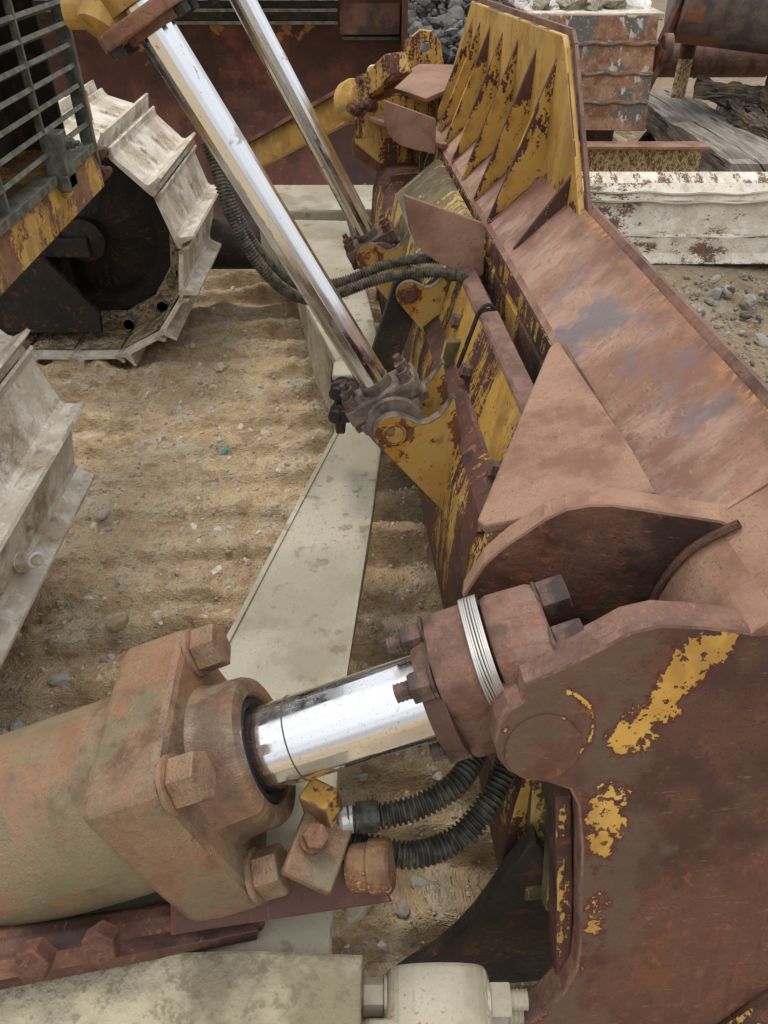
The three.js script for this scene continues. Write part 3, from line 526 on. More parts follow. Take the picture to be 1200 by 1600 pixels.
for (const [u, h] of [[1.86, .915], [1.655, .88], [1.27, .86]]) setDir(bl('bolt', hexGeo(.019, .022), M.steelBolt), V(.342 + (h - .8) * .29 + .002, h, u), new THREE.Vector3(-1, .28, 0), .4);
// corner plate sloping from the top plate down to the near clevis
bl('corner_plate', plate3([V(.496, 1.062, 1.40), V(.488, 1.058, 1.408), V(.474, 1.05, 1.39), V(.243, .985, .925), V(.25, .988, .905), V(.494, 1.062, .835), V(.499, 1.066, .95)], .022, .005), M.rustDusty, 'dusty brown triangular corner plate');
bl('corner_plate', plate3([V(.515, 1.062, 2.98), V(.49, 1.063, 2.98), V(.25, .99, 3.46), V(.29, 1.0, 3.5), V(.52, 1.068, 3.5)], .022, .005, -1), M.rustDusty);
for (const pts of [[V(.503, 1.065, 1.41), V(.504, 1.066, 1.2), V(.505, 1.067, .95)], [V(.472, 1.046, 1.39), V(.356, 1.014, 1.16), V(.243, .985, .93)]]) bl('weld', weldBead(pts, .006), M.rust);
// clevis of the tilt cylinder: plate A towards the camera, plate B behind the rod eye
const shear = g => { const p = g.attributes.position; for (let i = 0; i < p.count; i++) p.setZ(i, p.getZ(i) - .3 * (p.getY(i) - .95)); g.computeVertexNormals(); return g; };
const A_UP = .033;
bl('end_plate', shear(wall([[.229, .99], [.28, 1.012], [.329, 1.036], [.36, 1.053], [.40, 1.06], [.46, 1.052], [.53, 1.038], [.555, 1.05], [.575, 1.075], [.62, 1.12], [.70, 1.16], [.79, .9], [.79, .2], [.6, .12], [.17, .31], [.225, .345], [.285, .392], [.316, .435], [.332, .48], [.333, .54], [.328, .61], [.322, .72], [.312, .79], [.299, .818], [.27, .832], [.234, .842], [.213, .857], [.2, .875], [.192, .904], [.196, .934], [.21, .955], [.226, .965]], .575, .045, .005).translate(.004, A_UP, 0)), [M.plateA, M.eye], 'big rust-brown end plate with torn yellow paint patches');
bl('pin_boss', shear(boxUV(turned([[.0001, 0], [.040, 0], [.049, .002], [.051, .006], [.0001, .006]], new THREE.Vector3(.262, .893 + A_UP, -.575 - .0035), Z, 40))), M.plateA);
{ const a = V(.50, .255, .5), b = V(.72, .465, .5); for (const p of [a, b]) p.z = -.575 - .3 * (p.y - .95) + .01; bl('edge_bar', rod(a, b, .021, 20), M.peel); }
{
  const o = [[.232, .996], [.261, 1.04], [.309, 1.096], [.335, 1.118], [.365, 1.13], [.397, 1.134], [.54, 1.124], [.566, 1.112], [.56, 1.09], [.52, 1.02], [.50, .97], [.48, .90], [.47, .8], [.3, .76], [.22, .85], [.205, .92]];
  bl('inner_plate', plate3(o.map(([x, h]) => V(x, h, .85 - .26 * (x - .23))), .042, .005, 1), [M.rustDark, M.rustDusty], 'rusty inner clevis plate behind the rod eye');  // face colour holds grease plus the shade it stands in; edge is dusty
  bl('weld', new THREE.TubeGeometry(new THREE.CatmullRomCurve3([[.56, 1.125], [.52, 1.085], [.497, 1.04], [.482, .96], [.478, .86]].map(([x, h]) => V(x, h, .846 - .26 * (x - .23)))), 60, .0065, 10), M.rust);
  bl('pocket', alongU([...smooth([[.69, 1.208], [.655, 1.193], [.60, 1.148], [.55, 1.104], [.515, 1.062], [.492, 1.0], [.481, .92], [.478, .85]], false, 4), [.478, .5], [.7, .5]], .61, .83, .004), M.rustDusty);
}
bl('edge_strip', shear(wall([[.292, .80], [.316, .80], [.332, .62], [.338, .46], [.326, .43], [.316, .45], [.306, .62]], .60, .05, .004).translate(0, A_UP * .3, 0)), M.peel);
bl('end_web', wall([[.30, .84], [.40, .84], [.42, .25], [.345, .25], [.325, .5], [.312, .65]], .655, .012, .002), M.peel);
// curved dark gusset at the foot of the blade's near end
bl('foot_gusset', wall([[.30, .62], [.262, .50], [.248, .44], [.222, .35], [.195, .28], [.16, .21], [.105, .14], [.08, .10], [.1, .02], [.46, .02], [.44, .12], [.38, .4]], .60, .03, .005), M.black, 'dark curved gusset at the foot of the blade');
bl('stiffener', join(wall([[.318, .80], [.30, .66], [.29, .5], [.31, .3], [.36, .3], [.35, .8]], .70, .02, .003), bar(V(.312, .80, .69), V(.318, .42, .60), .018, .03, X), bar(V(.335, .82, .68), V(.325, .5, .55), .03, .02, X)), M.peelGreen);
// lift lugs: thick yellow plates with an S-shaped top edge
const lugPts = () => { const o = []; for (let a = 215; a >= 75; a -= 10) o.push([.159 + .048 * Math.cos(a * Math.PI / 180), .844 + .048 * Math.sin(a * Math.PI / 180)]); return o.concat([[.192, .881], [.215, .868], [.238, .871], [.26, .887], [.277, .912], [.287, .935], [.294, .93], [.31, .83], [.30, .64], [.288, .60], [.282, .606]]); };
function lug(u, k = 1, dx = 0, dh = 0) {
  const l = bl('lift_lug', wall(lugPts(), u, .026, .003), [M.lug, M.boltGrey], 'yellow lug with worn edge and pin'); if (dx || dh || k !== 1) { l.scale.setScalar(k); l.position.set(.159 * (1 - k) + dx, .844 * (1 - k) + dh, 0); l.position.z = -u * (1 - k); }
  return l;
}
for (const [u, dx, dh] of [[1.45, 0, 0], [1.61, 0, .0], [2.53, .03, -.005], [2.70, .03, -.005]]) lug(u, 1, dx, dh);
lug(2.06, .8, .105, .065); lug(2.20, .8, .105, .065);
for (const [x, h, u] of [[.159, .844, 1.45], [.189, .839, 2.53]]) bl('pin', turned([[.0001, -.004], [.02, -.004], [.022, -.001], [.022, .18], [.0001, .18]], V(x, h, u), new THREE.Vector3(0, 0, -1), 28), M.bumper);
for (const [x, h, u] of [[.159, .844, 1.45], [.189, .839, 2.53]]) bl('pin_rim', new THREE.TorusGeometry(.025, .0035, 10, 32).translate(x, h, -u + .001), M.bumper);
// link strap down to the push frame
bl('link', (() => { const a = V(.262, .91, 2.10), b = V(.165, .62, 2.07); return join(bar(a, b, .03, .088, X), turned([[.0001, -.002], [.044, -.002], [.046, 0], [.046, .03], [.0001, .03]], V(.262, .908, 2.085), new THREE.Vector3(0, 0, -1), 28)); })(), M.black, 'dark link strap bolted to the blade');
setDir(bl('bolt', hexGeo(.024, .022), M.rustDark), V(.264, .91, 2.075), Z);
// centre box, ribs and guard
bl('centre_box', alongU([[.39, .8], [.30, .80], [.295, .84], [.315, .93], [.46, 1.045], [.48, 1.04], [.48, .8]], 2.09, 2.93, .004), M.peelGreen);
for (const [u, hh] of [[1.78, .9], [2.36, .92], [2.62, .9], [2.86, .9]]) bl('rib', wall([[.277, .45], [.27, .6], [.295, .72], [.325, hh], [.4, hh], [.4, .45]], u, .02, .003), M.peelGreen);
const FU = [2.18, 2.385, 2.60, 2.81, 3.01, 3.18, 3.32];
bl('guard_plate', plate3([V(.656, 1.186, 1.825), V(.657, 1.30, 1.93), V(.66, 1.50, 2.13), V(.66, 1.522, 2.165), V(.66, 1.478, 3.38), V(.656, 1.19, 3.72)], .016, .004, 1), M.guard, 'yellow guard plate with a pale worn edge');
for (const [a, b] of [[V(.664, 1.19, 1.822), V(.668, 1.502, 2.126)], [V(.668, 1.502, 2.126), V(.668, 1.526, 2.165)], [V(.668, 1.526, 2.165), V(.668, 1.482, 3.38)]]) bl('guard_edge', bar(a, b, .019, .010, X), M.eye);
FU.forEach((u, i) => {
  const ah = 1.487 - .006 * i;
  bl('guard_fin', wall([[.655, ah], [.648, ah - .002], [.497, 1.066], [.505, 1.058], [.66, 1.19]], u, .014, .003), M.fins[i % 3], i === 0 ? 'nearest yellow guard fin' : undefined);
  bl('weld', weldBead([V(.505, 1.064, u - .003), V(.58, 1.13, u - .003), V(.65, 1.19, u - .003)], .005), M.rust);
  bl('guard_rib', wall([[.508, 1.055], [.468, 1.0], [.455, .965], [.452, .86], [.485, .86], [.495, 1.04]], u, .014, .002), M.peelGreen);
});
bl('small_gusset', wall([[.652, 1.262], [.645, 1.262], [.515, 1.078], [.525, 1.075], [.655, 1.19]], 1.93, .012, .002), M.peel, 'small dark triangular gusset at the guard corner');
// rounded ear plates that keep the hoses off the back
for (const [u, pts] of [[2.02, [[.24, 1.194], [.246, 1.15], [.255, 1.105], [.272, 1.07], [.298, 1.04], [.33, 1.017], [.38, .994], [.456, .972], [.462, .978], [.456, 1.11], [.448, 1.118]]], [2.93, [[.274, 1.238], [.272, 1.17], [.285, 1.135], [.305, 1.11], [.335, 1.09], [.39, 1.075], [.452, 1.062], [.458, 1.07], [.456, 1.172], [.45, 1.178]]]]) bl('hose_guard', wall(pts, u, .012, .003), M.rustDusty, 'rounded brown hose guard plate');
// far end of the blade
bl('end_plate', wall([[.229, .99], [.329, 1.036], [.40, 1.06], [.55, 1.06], [.70, 1.16], [.7, .2], [.3, .2], [.33, .6], [.299, .818], [.2, .875], [.196, .934]], 3.64, .042, .006), M.rust);
bl('inner_plate', wall([[.20, 1.07], [.3, 1.14], [.40, 1.165], [.55, 1.16], [.56, .9], [.3, .9], [.2, .98]], 3.44, .042, .006), M.peelMost);
bl('far_gusset', plate3([V(.33, 1.175, 3.56), V(.50, 1.22, 3.75), V(.66, 1.30, 3.6), V(.64, 1.19, 3.36), V(.50, 1.08, 3.28)], .02, .004, 1), M.rustDusty);
bl('eye_bracket', wall([[.44, 1.16], [.455, 1.26], [.475, 1.31], [.51, 1.335], [.56, 1.33], [.60, 1.29], [.62, 1.2], [.62, 1.1], [.44, 1.1]], 3.82, .03, .004, [[.535, 1.272, .028]]), M.peelMost, 'yellow and rust bracket with a round hole');

// ---- lift cylinders with chrome rods
function lift(foot, top, r, near) {
  const d = foot.clone().sub(top).normalize(), pinDir = new THREE.Vector3(-Math.sin(5.3 * Math.PI / 180), 0, -Math.cos(5.3 * Math.PI / 180));
  const [ex, ey, ez] = frameOf(d, pinDir), g0 = top.clone().addScaledVector(d, -.0), far = top.clone().addScaledVector(d, -.9);
  const cyl = mesh('lift_cylinder', turned([[.0001, 0], [.062, 0], [.066, .004], [.066, .74], [.058, .82], [.058, .862], [.0001, .862]], far, d), M.yellow, dozer, near ? 'near lift cylinder with its yellow barrel at the top' : 'far lift cylinder');
  mesh('gland', join(boxUV(ext(smooth([[-.075, -.066], [.075, -.066], [.08, .066], [-.08, .066]], true, 6), .026, .004).applyMatrix4(basis(g0.clone().addScaledVector(d, -.028), ex, ey, ez))), turned([[.04, 0], [.052, 0], [.05, .014], [.04, .014]], g0.clone().addScaledVector(d, -.004), d)), M.rust, cyl);
  for (const [a, b] of [[-.066, -.052], [.066, -.052], [-.066, .052], [.066, .052]]) setDir(mesh('bolt', B2, M.black, cyl), g0.clone().addScaledVector(ex, a).addScaledVector(ey, b).addScaledVector(d, -.004), d);
  if (near) { mesh('port_elbow', join(turned([[.0001, 0], [.04, 0], [.043, .06], [.045, .12], [.038, .15], [.0001, .155]], at(205, -80, 1.32), at(150, 60, 1.32).sub(at(205, -80, 1.32))), turned([[.0001, 0], [.03, 0], [.03, .12], [.0001, .12]], at(105, 15, 1.34), X)), M.yellow, cyl, 'yellow oil port beside the barrel'); }
  mesh('rod', turned([[.0001, -.2], [r, -.2], [r, top.distanceTo(foot)], [r * 1.0, top.distanceTo(foot)], [.0001, top.distanceTo(foot)]], top, d, 64), M.chromeWorn, cyl, 'chrome rod');
  mesh('rod_collar', turned([[r * .9, -.022], [r + .0015, -.022], [r + .002, .0], [r * .9, .0]], foot.clone().addScaledVector(d, -.002), d, 48), M.boltGrey, cyl);
  // cap block: x across, y along the pin
  const b0 = foot.clone(); const blk = (w, l, t, off, rad) => box(b0.clone().addScaledVector(d, off + t / 2), w, l, t, rad, ex, ey);
  mesh('cap_block', join(blk(.18, .096, .045, 0, .008), blk(.15, .10, .03, .045, .006), turned([[.0001, -.056], [.062, -.056], [.066, -.05], [.066, .05], [.062, .056], [.0001, .056]], b0.clone().addScaledVector(d, .075), ey, 32), box(b0.clone().addScaledVector(d, .065), .19, .04, .02, .004, ex, ey)), near ? M.boltGrey : M.steelBolt, cyl, 'bolted cap at the foot of the rod');
  for (const a of [-.07, .07]) for (const b of [-.028, .02]) setDir(mesh('stud', B3, near ? M.steelBolt : M.rustDark, cyl), b0.clone().addScaledVector(ex, a).addScaledVector(ey, b).addScaledVector(d, .001), d.clone().negate(), rnd());
  return cyl;
}
lift(V(-.0143, .916, 1.546), V(-.399, 1.618, 1.563), .0345, true);
lift(V(-.054, .888, 2.607), V(-.415, 1.60, 2.575), .035, false);

// ---- tilt cylinder in the foreground
{
  const A0 = at(418, 1168, 1.15), E = at(786, 1048, 1.098), d = E.clone().sub(A0).normalize(), R = .063;
  const e1 = Y.clone().addScaledVector(d, -d.y).normalize(), e2 = new THREE.Vector3(d.y * e1.z - d.z * e1.y, d.z * e1.x - d.x * e1.z, d.x * e1.y - d.y * e1.x);
  const ph = -5 * Math.PI / 180, X1 = e1.clone().multiplyScalar(Math.cos(ph)).addScaledVector(e2, Math.sin(ph)), Y1 = d.clone().cross(X1);
  const on = (t, a = 0, b = 0) => A0.clone().addScaledVector(d, t).addScaledVector(X1, a).addScaledVector(Y1, b);
  const cyl = mesh('tilt_cylinder', turned([[.0001, 0], [.145, 0], [.148, .01], [.148, 1.1], [.0001, 1.1]], on(-1.25), d, 72), M.barrel, dozer, 'olive and rust tilt cylinder in the foreground');
  const s = .12, H = .155;
  const sq = smooth([[-H, -H + .03], [-H + .006, -H + .006], [-H + .03, -H], [H - .03, -H], [H - .006, -H + .006], [H, -H + .03], [H, H - .03], [H - .006, H - .006], [H - .03, H], [-H + .03, H], [-H + .006, H - .006], [-H, H - .03]], true, 3);
  mesh('head_block', boxUV(ext(sq, .113, .013).applyMatrix4(basis(on(-.184), X1, Y1, d))), M.head, cyl, 'square head block with rounded corners');
  mesh('gland_collar', turned([[.07, -.08], [.128, -.08], [.119, -.07], [.115, -.058], [.112, -.012], [.108, -.003], [.1, 0], [.086, 0], [.082, -.004], [.08, -.02], [.07, -.02]], on(0), d, 72), M.head, cyl, 'round gland collar');
  mesh('seal', turned([[R + .001, -.012], [R + .008, -.004], [.076, -.006], [.083, -.012], [.083, -.03], [R + .001, -.03]], on(0), d, 64), M.black, cyl);
  mesh('rod', turned([[.0001, -.1], [R, -.1], [R, E.distanceTo(A0) - .08], [.0001, E.distanceTo(A0) - .08]], on(0), d, 80), M.chrome, cyl, 'thick chrome rod');
  mesh('rod_groove', new THREE.TorusGeometry(R + .0002, .0012, 8, 64).applyMatrix4(basis(on(.052), X1, Y1, d)), M.boltGrey, cyl);
  for (const [a, b] of [[s, s], [-s, s], [-s, -s], [s, -s]]) setDir(mesh('bolt', B1, M.head, cyl), on(-.072, a, b), d, .3 + a * 3);
  // rod eye: two bolted halves
  const L = E.distanceTo(A0), pin = new THREE.Vector3(-Math.sin(.0925), 0, -Math.cos(.0925)), Yp = pin.clone().addScaledVector(d, -pin.dot(d)).normalize(), Xp = Yp.clone().cross(d);
  const em = (t, a = 0, b = 0) => A0.clone().addScaledVector(d, L + t).addScaledVector(Xp, a).addScaledVector(Yp, b);
  const prof = w => smooth([[-.108, -w + .02], [-.108, w - .02], [-.088, w + .002], [0, w + .005], [.088, w + .002], [.108, w - .02], [.108, -w + .02], [.088, -w - .002], [0, -w - .005], [-.088, -w - .002]], true, 3);
  const eyeHalf = (t0, t1, bow) => { const g = ext(prof(.066), t1 - t0, .012); const p = g.attributes.position; for (let i = 0; i < p.count; i++) { const z = p.getZ(i) / (t1 - t0); p.setX(i, p.getX(i) * (1 - bow * (bow > 0 ? z * z : 1) - .04)); } g.computeVertexNormals(); return boxUV(toCreasedNormals(g.applyMatrix4(basis(em(t0), Xp, Yp, d)), .7)); };
  mesh('rod_eye', join(eyeHalf(-.085, -.004, .0), turned([[R, -.03], [R + .02, -.03], [R + .03, 0], [R, 0]], em(-.081), d, 48)), M.eye, cyl, 'heavy two-part rod eye');
  mesh('eye_cap', eyeHalf(.0, .082, .06), M.eye, cyl);
  for (const a of [-.078, .078]) for (const b of [-.042, .042]) { setDir(mesh('nut', hexGeo(.023, .03, true, .03), M.steelBolt, cyl), em(-.084, a, b), d.clone().negate(), .4); setDir(mesh('bolt', hexGeo(.025, .04), M.steelBolt, cyl), em(.078, a * .9, b), d, .2); }
  const wl = []; for (let k = 0; k < 8; k++) { const pts = prof(.067).map(([x, y]) => em(-.024 + k * .0033 + .0012 * Math.sin(x * 30 + k), x * 1.008, y * 1.012)); wl.push(new THREE.TubeGeometry(new THREE.CatmullRomCurve3(pts, true), 120, .0018, 7, true)); }
  mesh('wire_wrap', join(wl), M.wire, cyl, 'silver wire wound round the rod eye');
  // oil port, clamp plates, the tube along the barrel
  mesh('port_block', box(at(508, 1275, 1.17), .05, .13, .04, .006, new THREE.Vector3(.85, .1, .5).normalize(), new THREE.Vector3(-.1, 1, 0).normalize().addScaledVector(new THREE.Vector3(.85, .1, .5).normalize(), -.015 / .985).normalize()), M.bumper, cyl, 'yellow and rust port block under the collar');
  mesh('clamp_plate', box(at(496, 1330, 1.12), .078, .02, .10, .006, new THREE.Vector3(.9, -.35, .26).normalize(), Y.clone().addScaledVector(new THREE.Vector3(.9, -.35, .26).normalize(), .35).normalize()), M.head, cyl);
  setDir(mesh('bolt', hexGeo(.019, .018), M.rust, cyl), at(490, 1310, 1.108), new THREE.Vector3(.25, .9, .3));
  mesh('support_plate', plate3([at(270, 1456, 1.13), at(612, 1404, 1.15), at(575, 1345, 1.15), at(420, 1340, 1.15), at(270, 1390, 1.14)], .014, .003), M.farRust, cyl, 'red-brown plate under the head block');
  mesh('port_tube', join(turned([[.0001, 0], [.03, 0], [.034, .006], [.034, .03], [.039, .034], [.039, .062], [.034, .066], [.0001, .068]], at(545, 1356, 1.15), at(612, 1352, 1.14).sub(at(545, 1356, 1.15)), 36)), M.bumper, cyl);
  mesh('oil_tube', join(rod(at(-40, 1492, 1.08), at(410, 1420, 1.2), .03, 28), bar(at(-40, 1518, 1.06), at(400, 1436, 1.18), .05, .03)), M.rustDark, cyl);
  for (const [px, py, dd] of [[62, 1488, 1.05], [165, 1462, 1.08]]) setDir(mesh('bolt', hexGeo(.026, .03, false), M.rustDark, cyl), at(px, py, dd), new THREE.Vector3(0, .5, .8), px);
  mesh('hose_fitting', join(rod(at(526, 1285, 1.16), at(556, 1279, 1.17), .02, 28)), M.wire, cyl);
}
// ---- ribbed hoses
mesh('hose', hose([at(540, 1281, 1.165), at(600, 1274, 1.17), at(660, 1258, 1.18), at(715, 1222, 1.2), at(745, 1170, 1.24), at(760, 1110, 1.28)], .0175, .0085, .0022), M.rubber, dozer, 'upper ribbed black hose below the tilt rod');
mesh('hose', hose([at(530, 1312, 1.18), at(580, 1325, 1.18), at(640, 1336, 1.18), at(705, 1316, 1.2), at(755, 1268, 1.21), at(790, 1200, 1.24), at(800, 1130, 1.27)], .0185, .0088, .0024), M.rubber, dozer, 'lower ribbed black hose below the tilt rod');
mesh('hose_cuff', join(turned([[.019, 0], [.0225, 0], [.0235, .01], [.0235, .03], [.022, .035], [.019, .035]], at(556, 1278, 1.167), at(600, 1274, 1.17).sub(at(556, 1278, 1.167)))), M.rubber, dozer);
mesh('hose', hose([at(315, 175, 1.72), at(330, 230, 1.72), at(352, 310, 1.75), at(378, 372, 1.8), at(415, 425, 1.86), at(450, 456, 1.93), at(490, 468, 2.0), at(530, 458, 2.03), at(590, 437, 2.05), at(645, 427, 2.05), at(700, 428, 2.04), at(740, 440, 2.06)], .0135, .0075, .0016), M.rubberDusty, dozer, 'dusty ribbed hose running down beside the near lift rod');
mesh('hose', hose([at(322, 220, 1.80), at(362, 320, 1.86), at(410, 400, 1.95), at(470, 445, 2.08), at(530, 442, 2.12), at(600, 415, 2.12), at(660, 404, 2.10), at(720, 405, 2.1)], .0135, .0075, .0016), M.rubberDusty, dozer, 'second dusty ribbed hose behind the near lift rod');
mesh('hose_end', rod(at(696, 427, 2.04), at(712, 430, 2.04), .0175, 24), M.rubber, dozer);
// ---- tilt brace on the far side
{
  const a = at(385, 248, 4.0), b = at(550, 160, 3.25), br = mesh('brace', join(bar(a, b, .015, .115), bar(a.clone().add(new THREE.Vector3(0, -.062, .02)), b.clone().add(new THREE.Vector3(0, -.062, .02)), .05, .012)), M.yellow, dozer, 'yellow brace beam at the far end of the blade');
  const dir = b.clone().sub(a).normalize();
  mesh('top_flange', bar(a.clone().add(new THREE.Vector3(0, .064, .0)), b.clone().add(new THREE.Vector3(0, .064, 0)), .08, .016), M.rust, br);
  mesh('flange', join(turned([[.0001, 0], [.08, 0], [.085, .012], [.085, .05], [.08, .055], [.05, .06], [.05, .12], [.0001, .12]], b.clone().addScaledVector(dir, -.02), dir, 30)), M.yellow, br);
  mesh('brace_head', bar(b.clone().addScaledVector(dir, .09), b.clone().addScaledVector(dir, .32).add(new THREE.Vector3(0, .05, 0)), .11, .08), M.peelMost, br);
  for (const [px, py] of [[576, 128], [583, 165], [562, 172]]) setDir(mesh('nut', B4, M.rustDark, br), at(px, py, 3.12), new THREE.Vector3(-.6, .2, .6));
  mesh('clip', new THREE.TorusGeometry(.02, .005, 8, 20), M.wire, br).position.copy(at(583, 112, 3.05));
}

// ---------------------------------------------------------------- behind the far track: another blade
{
  const t = thing('dozer_blade', 'tall dark rust-brown blade standing behind the far track', 'blade', null, [-1, 0, -5]);
  const prof = []; for (let i = 0; i <= 20; i++) { const a = i / 20; prof.push([.36 * Math.sin(Math.PI * Math.min(1, a * 1.08)) * .9, .02 + a * 1.55]); }
  const out = prof.concat(prof.slice().reverse().map(([x, h]) => [x + .03, h]));
  const L = 2.6; const g = ext(out.map(([x, h]) => [x, h]), L, 0).applyMatrix4(basis(new THREE.Vector3(-1.49, 0, 0), new THREE.Vector3(0, 0, -1), Y, new THREE.Vector3(1, 0, 0)));
  mesh('moldboard', boxUV(g), M.farRust, t);
  mesh('side_plate', boxUV(ext([[-.05, .02], [.36, .02], [.38, .8], [.36, 1.57], [-.12, 1.57], [-.03, 1.1], [.16, .7], [.16, .4]], .03, .003).applyMatrix4(basis(new THREE.Vector3(1.1, 0, 0), new THREE.Vector3(0, 0, -1), Y, new THREE.Vector3(1, 0, 0)))), M.farRust, t);
  mesh('cutting_edge', box(new THREE.Vector3(-.2, .07, .04), 2.6, .16, .03, .005), M.rustDark, t);
  for (const [h, x0, x1, z] of [[1.335, -1.2, .75, -.065], [1.28, -1.2, .74, -.10], [1.215, -.75, .74, -.145], [1.135, .76, 1.09, -.19]]) mesh('wear_bar', box(new THREE.Vector3((x0 + x1) / 2, h, z), x1 - x0, .018, .05, .004), M.grille, t);
  { const w = mesh('recess_shade_plate', boxUV(new RoundedBoxGeometry(1.75, .13, .03, 2, .005)), M.black, t); w.position.set(-.12, 1.275, -.115); w.rotation.x = .6; }  // black plate paints in the shade of the recess behind the bars
  mesh('upper_plate', box(new THREE.Vector3(.92, 1.24, -.12), .34, .16, .04, .005), M.rustDark, t);
}
// ---------------------------------------------------------------- scrap and steel behind the blade on the right
{
  // curved whitish beam lying on the ground
  const t = thing('steel_beam', 'long curved steel beam with flaking whitish paint lying on the ground', 'steel beam', null, [2.6, 0, -4.7]);
  const p = [[.0, .01], [.02, .0], [.05, .06], [.05, .15], [.075, .165], [.10, .26], [.115, .345], [.09, .36], [.11, .39], [.16, .44], [.24, .48], [.27, .475], [.30, .3], [.3, .0]];
  mesh('beam', boxUV(ext(p, 3.0, .004).applyMatrix4(basis(new THREE.Vector3(-1.5, 0, .06), new THREE.Vector3(0, 0, -1), Y, new THREE.Vector3(1, 0, 0)))), M.whitePaint, t);
  for (const [h, z] of [[.158, -.01], [.352, -.045], [.4, -.055]]) { const pts = []; for (let i = 0; i <= 30; i++) pts.push(new THREE.Vector3(-1.5 + i * .1, h + .006 * Math.sin(i * 1.7) + .004 * Math.sin(i * .6), z + .012)); mesh('weld', new THREE.TubeGeometry(new THREE.CatmullRomCurve3(pts), 90, .009, 8), M.whitePaint, t); }
}
{
  const t = thing('steel_channel', 'rusty steel channel with a flaking tan web above the whitish beam', 'steel channel', null, [1.5, 0, -5.2]);
  mesh('web', box(new THREE.Vector3(0, .395, -.05), 1.4, .31, .02, .003).scale(.75, 1, 1), M.tan, t);
  mesh("flange", box(new THREE.Vector3(0, .555, .01), 1.05, .02, .13, .004), M.rustDusty, t); mesh('flange', box(new THREE.Vector3(0, .235, .01), 1.05, .02, .13, .004), M.rust, t);
  mesh('stand', box(new THREE.Vector3(.1, .12, -.05), 1.0, .22, .1, .01), M.rustDark, t);
}
{
  const t = thing('track_section', 'rusty ribbed track plate hanging at the end of a rubble covered frame', 'track section', null, [1.17, .02, -5.6]);
  const ribs = []; const face = boxUV(ext([[-.36, 0], [.36, -.01], [.33, .62], [-.33, .62]], .03, .004));
  const R = new THREE.Matrix4().makeRotationX(-.12).setPosition(.16, .575, .16); face.applyMatrix4(R); mesh('plate', face, M.ribbed, t);
  for (const h of [.155, .315, .475]) { const pts = []; for (let i = 0; i <= 12; i++) pts.push(new THREE.Vector3(-.345 + i * .0575, h + .006 * Math.sin(i * 2.1 + h * 20), .034).applyMatrix4(R)); mesh('rib', new THREE.TubeGeometry(new THREE.CatmullRomCurve3(pts), 50, .013, 8), M.ribbed, t); }
  mesh('frame', join(box(new THREE.Vector3(.1, 1.0, -.7), .7, .30, 1.5, .03), box(new THREE.Vector3(.1, .55, -.6), .55, .5, 1.2, .02)), M.rustDark, t);
  mesh('top_plate', box(new THREE.Vector3(.12, 1.185, -.5), .82, .04, 1.2, .01), M.shoe, t);
  mesh('link', join(turned([[.0001, 0], [.07, 0], [.08, .01], [.08, .05], [.0001, .05]], new THREE.Vector3(.55, 1.02, .1), X, 24), bar(new THREE.Vector3(.56, 1.03, .1), new THREE.Vector3(.5, .62, -.1), .05, .09)), M.rust, t);
  seed = 99;
  scatter('rubble', 'pale broken concrete lying on top of the rusty track frame', 'rubble', 260, stoneGeo(13), () => { const s = Math.min(.10, .018 / Math.pow(rnd() + .03, .5)); return [rr(.85, 1.65), 1.22 + s * .3, rr(5.75, 6.6), s]; }, () => { const q = rr(.75, 1.0); return [q, q, q * .96]; }).name = 'rubble_002';
  [[.0, 1.27, -.08, .12, .5], [.25, 1.27, -.15, .13, 2], [.12, 1.25, -.02, .07, 1], [-.2, 1.26, -.05, .08, 3]].forEach(([x, h, z, s, r], i) => { const m = mesh(numbered('concrete_chunk'), boxUV(jitter(new THREE.BoxGeometry(2, 1.1, 1.5, 3, 3, 3), .7, 9)), M.concrete.clone()); m.material.color.setRGB(1.35, 1.38, 1.42); m.scale.setScalar(s * .6); m.position.set(1.17 + x, h - .02, -5.6 + z); m.rotation.set(.3, r, .4 - r * .2); tag(m, ['flat pale concrete chunk, leftmost on the track frame', 'white angular concrete chunk, largest on the track frame', 'small concrete chunk in the front of the pile', 'pale chunk beside the yellow guard top'][i], 'concrete chunk', 'pale chunks on the track frame'); });
}
function plank(name, label, a, b, w, h, mat, amp, hint) {
  const g0 = new THREE.BoxGeometry(w, h, a.distanceTo(b), 6, 4, 40), p = g0.attributes.position;
  for (let i = 0; i < p.count; i++) { const z = p.getZ(i), x = p.getX(i), y = p.getY(i), e = amp * (S(NB, z * .21 + x * .4, y * .9 + .2) - .5), q = amp * 1.4 * (S(NA, z * .4, x * 1.3 + y) - .5); p.setXYZ(i, x * (1 + 3 * e) + q * .3, y * (1 + 3 * e) + q * .5, z); }
  g0.computeVertexNormals(); const g = toCreasedNormals(g0, .8), uv = g.attributes.uv, q = g.attributes.position;
  for (let i = 0; i < uv.count; i++) uv.setXY(i, q.getZ(i), q.getX(i) + q.getY(i) + .3);
  const d = b.clone().sub(a), [x, y, z] = frameOf(d, hint || Y), c = a.clone().add(b).multiplyScalar(.5); const m = mesh(numbered(name), g, mat); m.quaternion.setFromRotationMatrix(new THREE.Matrix4().makeBasis(x, y, z)); m.position.copy(c); return tag(m, label, 'timber');
}
plank('wooden_beam', 'thick weathered grey timber lying slantwise across the steel', V(2.24, .42, 7.2), V(2.37, .425, 5.0), .47, .16, M.wood, .035);
plank('timber', 'rotten dark log, uppermost of the rotten timbers on the right', V(2.75, .70, 6.2), V(3.2, .56, 5.4), .16, .13, M.woodRot, .22);
plank('timber', 'split rotten board lying under the dark log at the right edge', V(2.62, .52, 6.1), V(2.95, .44, 5.3), .14, .08, M.woodRot, .2);
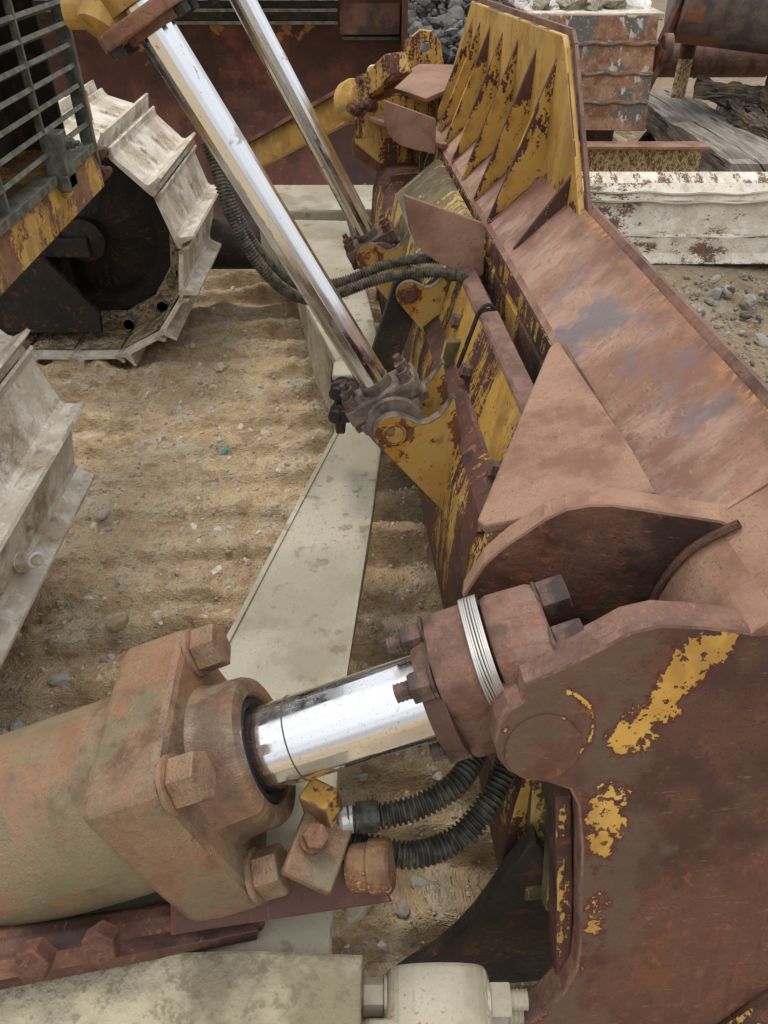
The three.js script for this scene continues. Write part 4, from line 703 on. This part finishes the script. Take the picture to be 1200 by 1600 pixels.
plank('timber', 'short broken timber lying level just below the pipe', V(2.3, .66, 6.4), V(3.0, .64, 6.2), .14, .08, M.woodRot, .2);
plank('timber', 'splintered strip beside the upper edge of the grey timber', V(2.48, .54, 6.6), V(2.68, .53, 5.0), .10, .06, M.woodRot, .25);
{
  const t = thing('rusty_rail', 'rust-brown flat rail behind the timber at the right edge', 'rail', null, [2.9, 0, -5.0]);
  mesh('rail', join(box(new THREE.Vector3(0, .42, 0), 1.3, .03, .2, .005), box(new THREE.Vector3(0, .2, -.02), 1.3, .4, .03, .005)), M.rust, t);
}
{
  const t = thing('steel_pipe', 'large grey rust-stained steel pipe at the top right corner', 'pipe', null, [3.1, .1, -6.6]);
  mesh('shell', turned([[.0001, 0], [.36, 0], [.37, .02], [.37, 2.2], [.0001, 2.2]], new THREE.Vector3(-.98, 1.2, 0), new THREE.Vector3(1, -.1, .1), 60), M.tank, t);
  mesh('end_ring', turned([[.0001, 0], [.1, 0], [.11, .02], [.11, .17], [.1, .19], [.0001, .19]], new THREE.Vector3(-1.16, 1.36, .22), X, 30), M.eye, t);
  mesh('leg', bar(new THREE.Vector3(-.98, 1.15, .15), new THREE.Vector3(-1.2, .62, .3), .05, .1), M.rustDark, t);
}
{
  const t = thing('post', 'short stained pale post under the grey pipe', 'post', null, [2.36, 0, -6.9]);
  mesh('shaft', turned([[.0001, 0], [.055, 0], [.055, .82], [.048, .86], [.0001, .86]], new THREE.Vector3(), Y, 24), M.tan, t); mesh('cap', turned([[.0001, .78], [.06, .78], [.062, .9], [.0001, .91]], new THREE.Vector3(), Y, 24), M.rustDark, t);
}
{
  const t = thing('drum', 'blue-grey drum lying under the pipe behind the post', 'drum', null, [2.6, .68, -7.6]);
  mesh('shell', turned([[.0001, 0], [.14, 0], [.15, .02], [.15, 1.1], [.14, 1.12], [.0001, 1.12]], new THREE.Vector3(-.4, 0, 0), X, 30), M.eye, t); mesh('band', new THREE.TorusGeometry(.151, .008, 8, 40).rotateY(Math.PI / 2).translate(.1, 0, 0), M.eye, t);
  const g = thing('scrap_pile', 'dark heap of rust scrap under the timbers', 'scrap', null, [3.35, -.12, -6]);
  mesh('heap', jitter(boxUV(new THREE.BoxGeometry(2.2, .7, 2.0, 30, 10, 30)), .3, 8), M.woodRot, g).position.y = .08;
}
renderer.render(scene, camera);
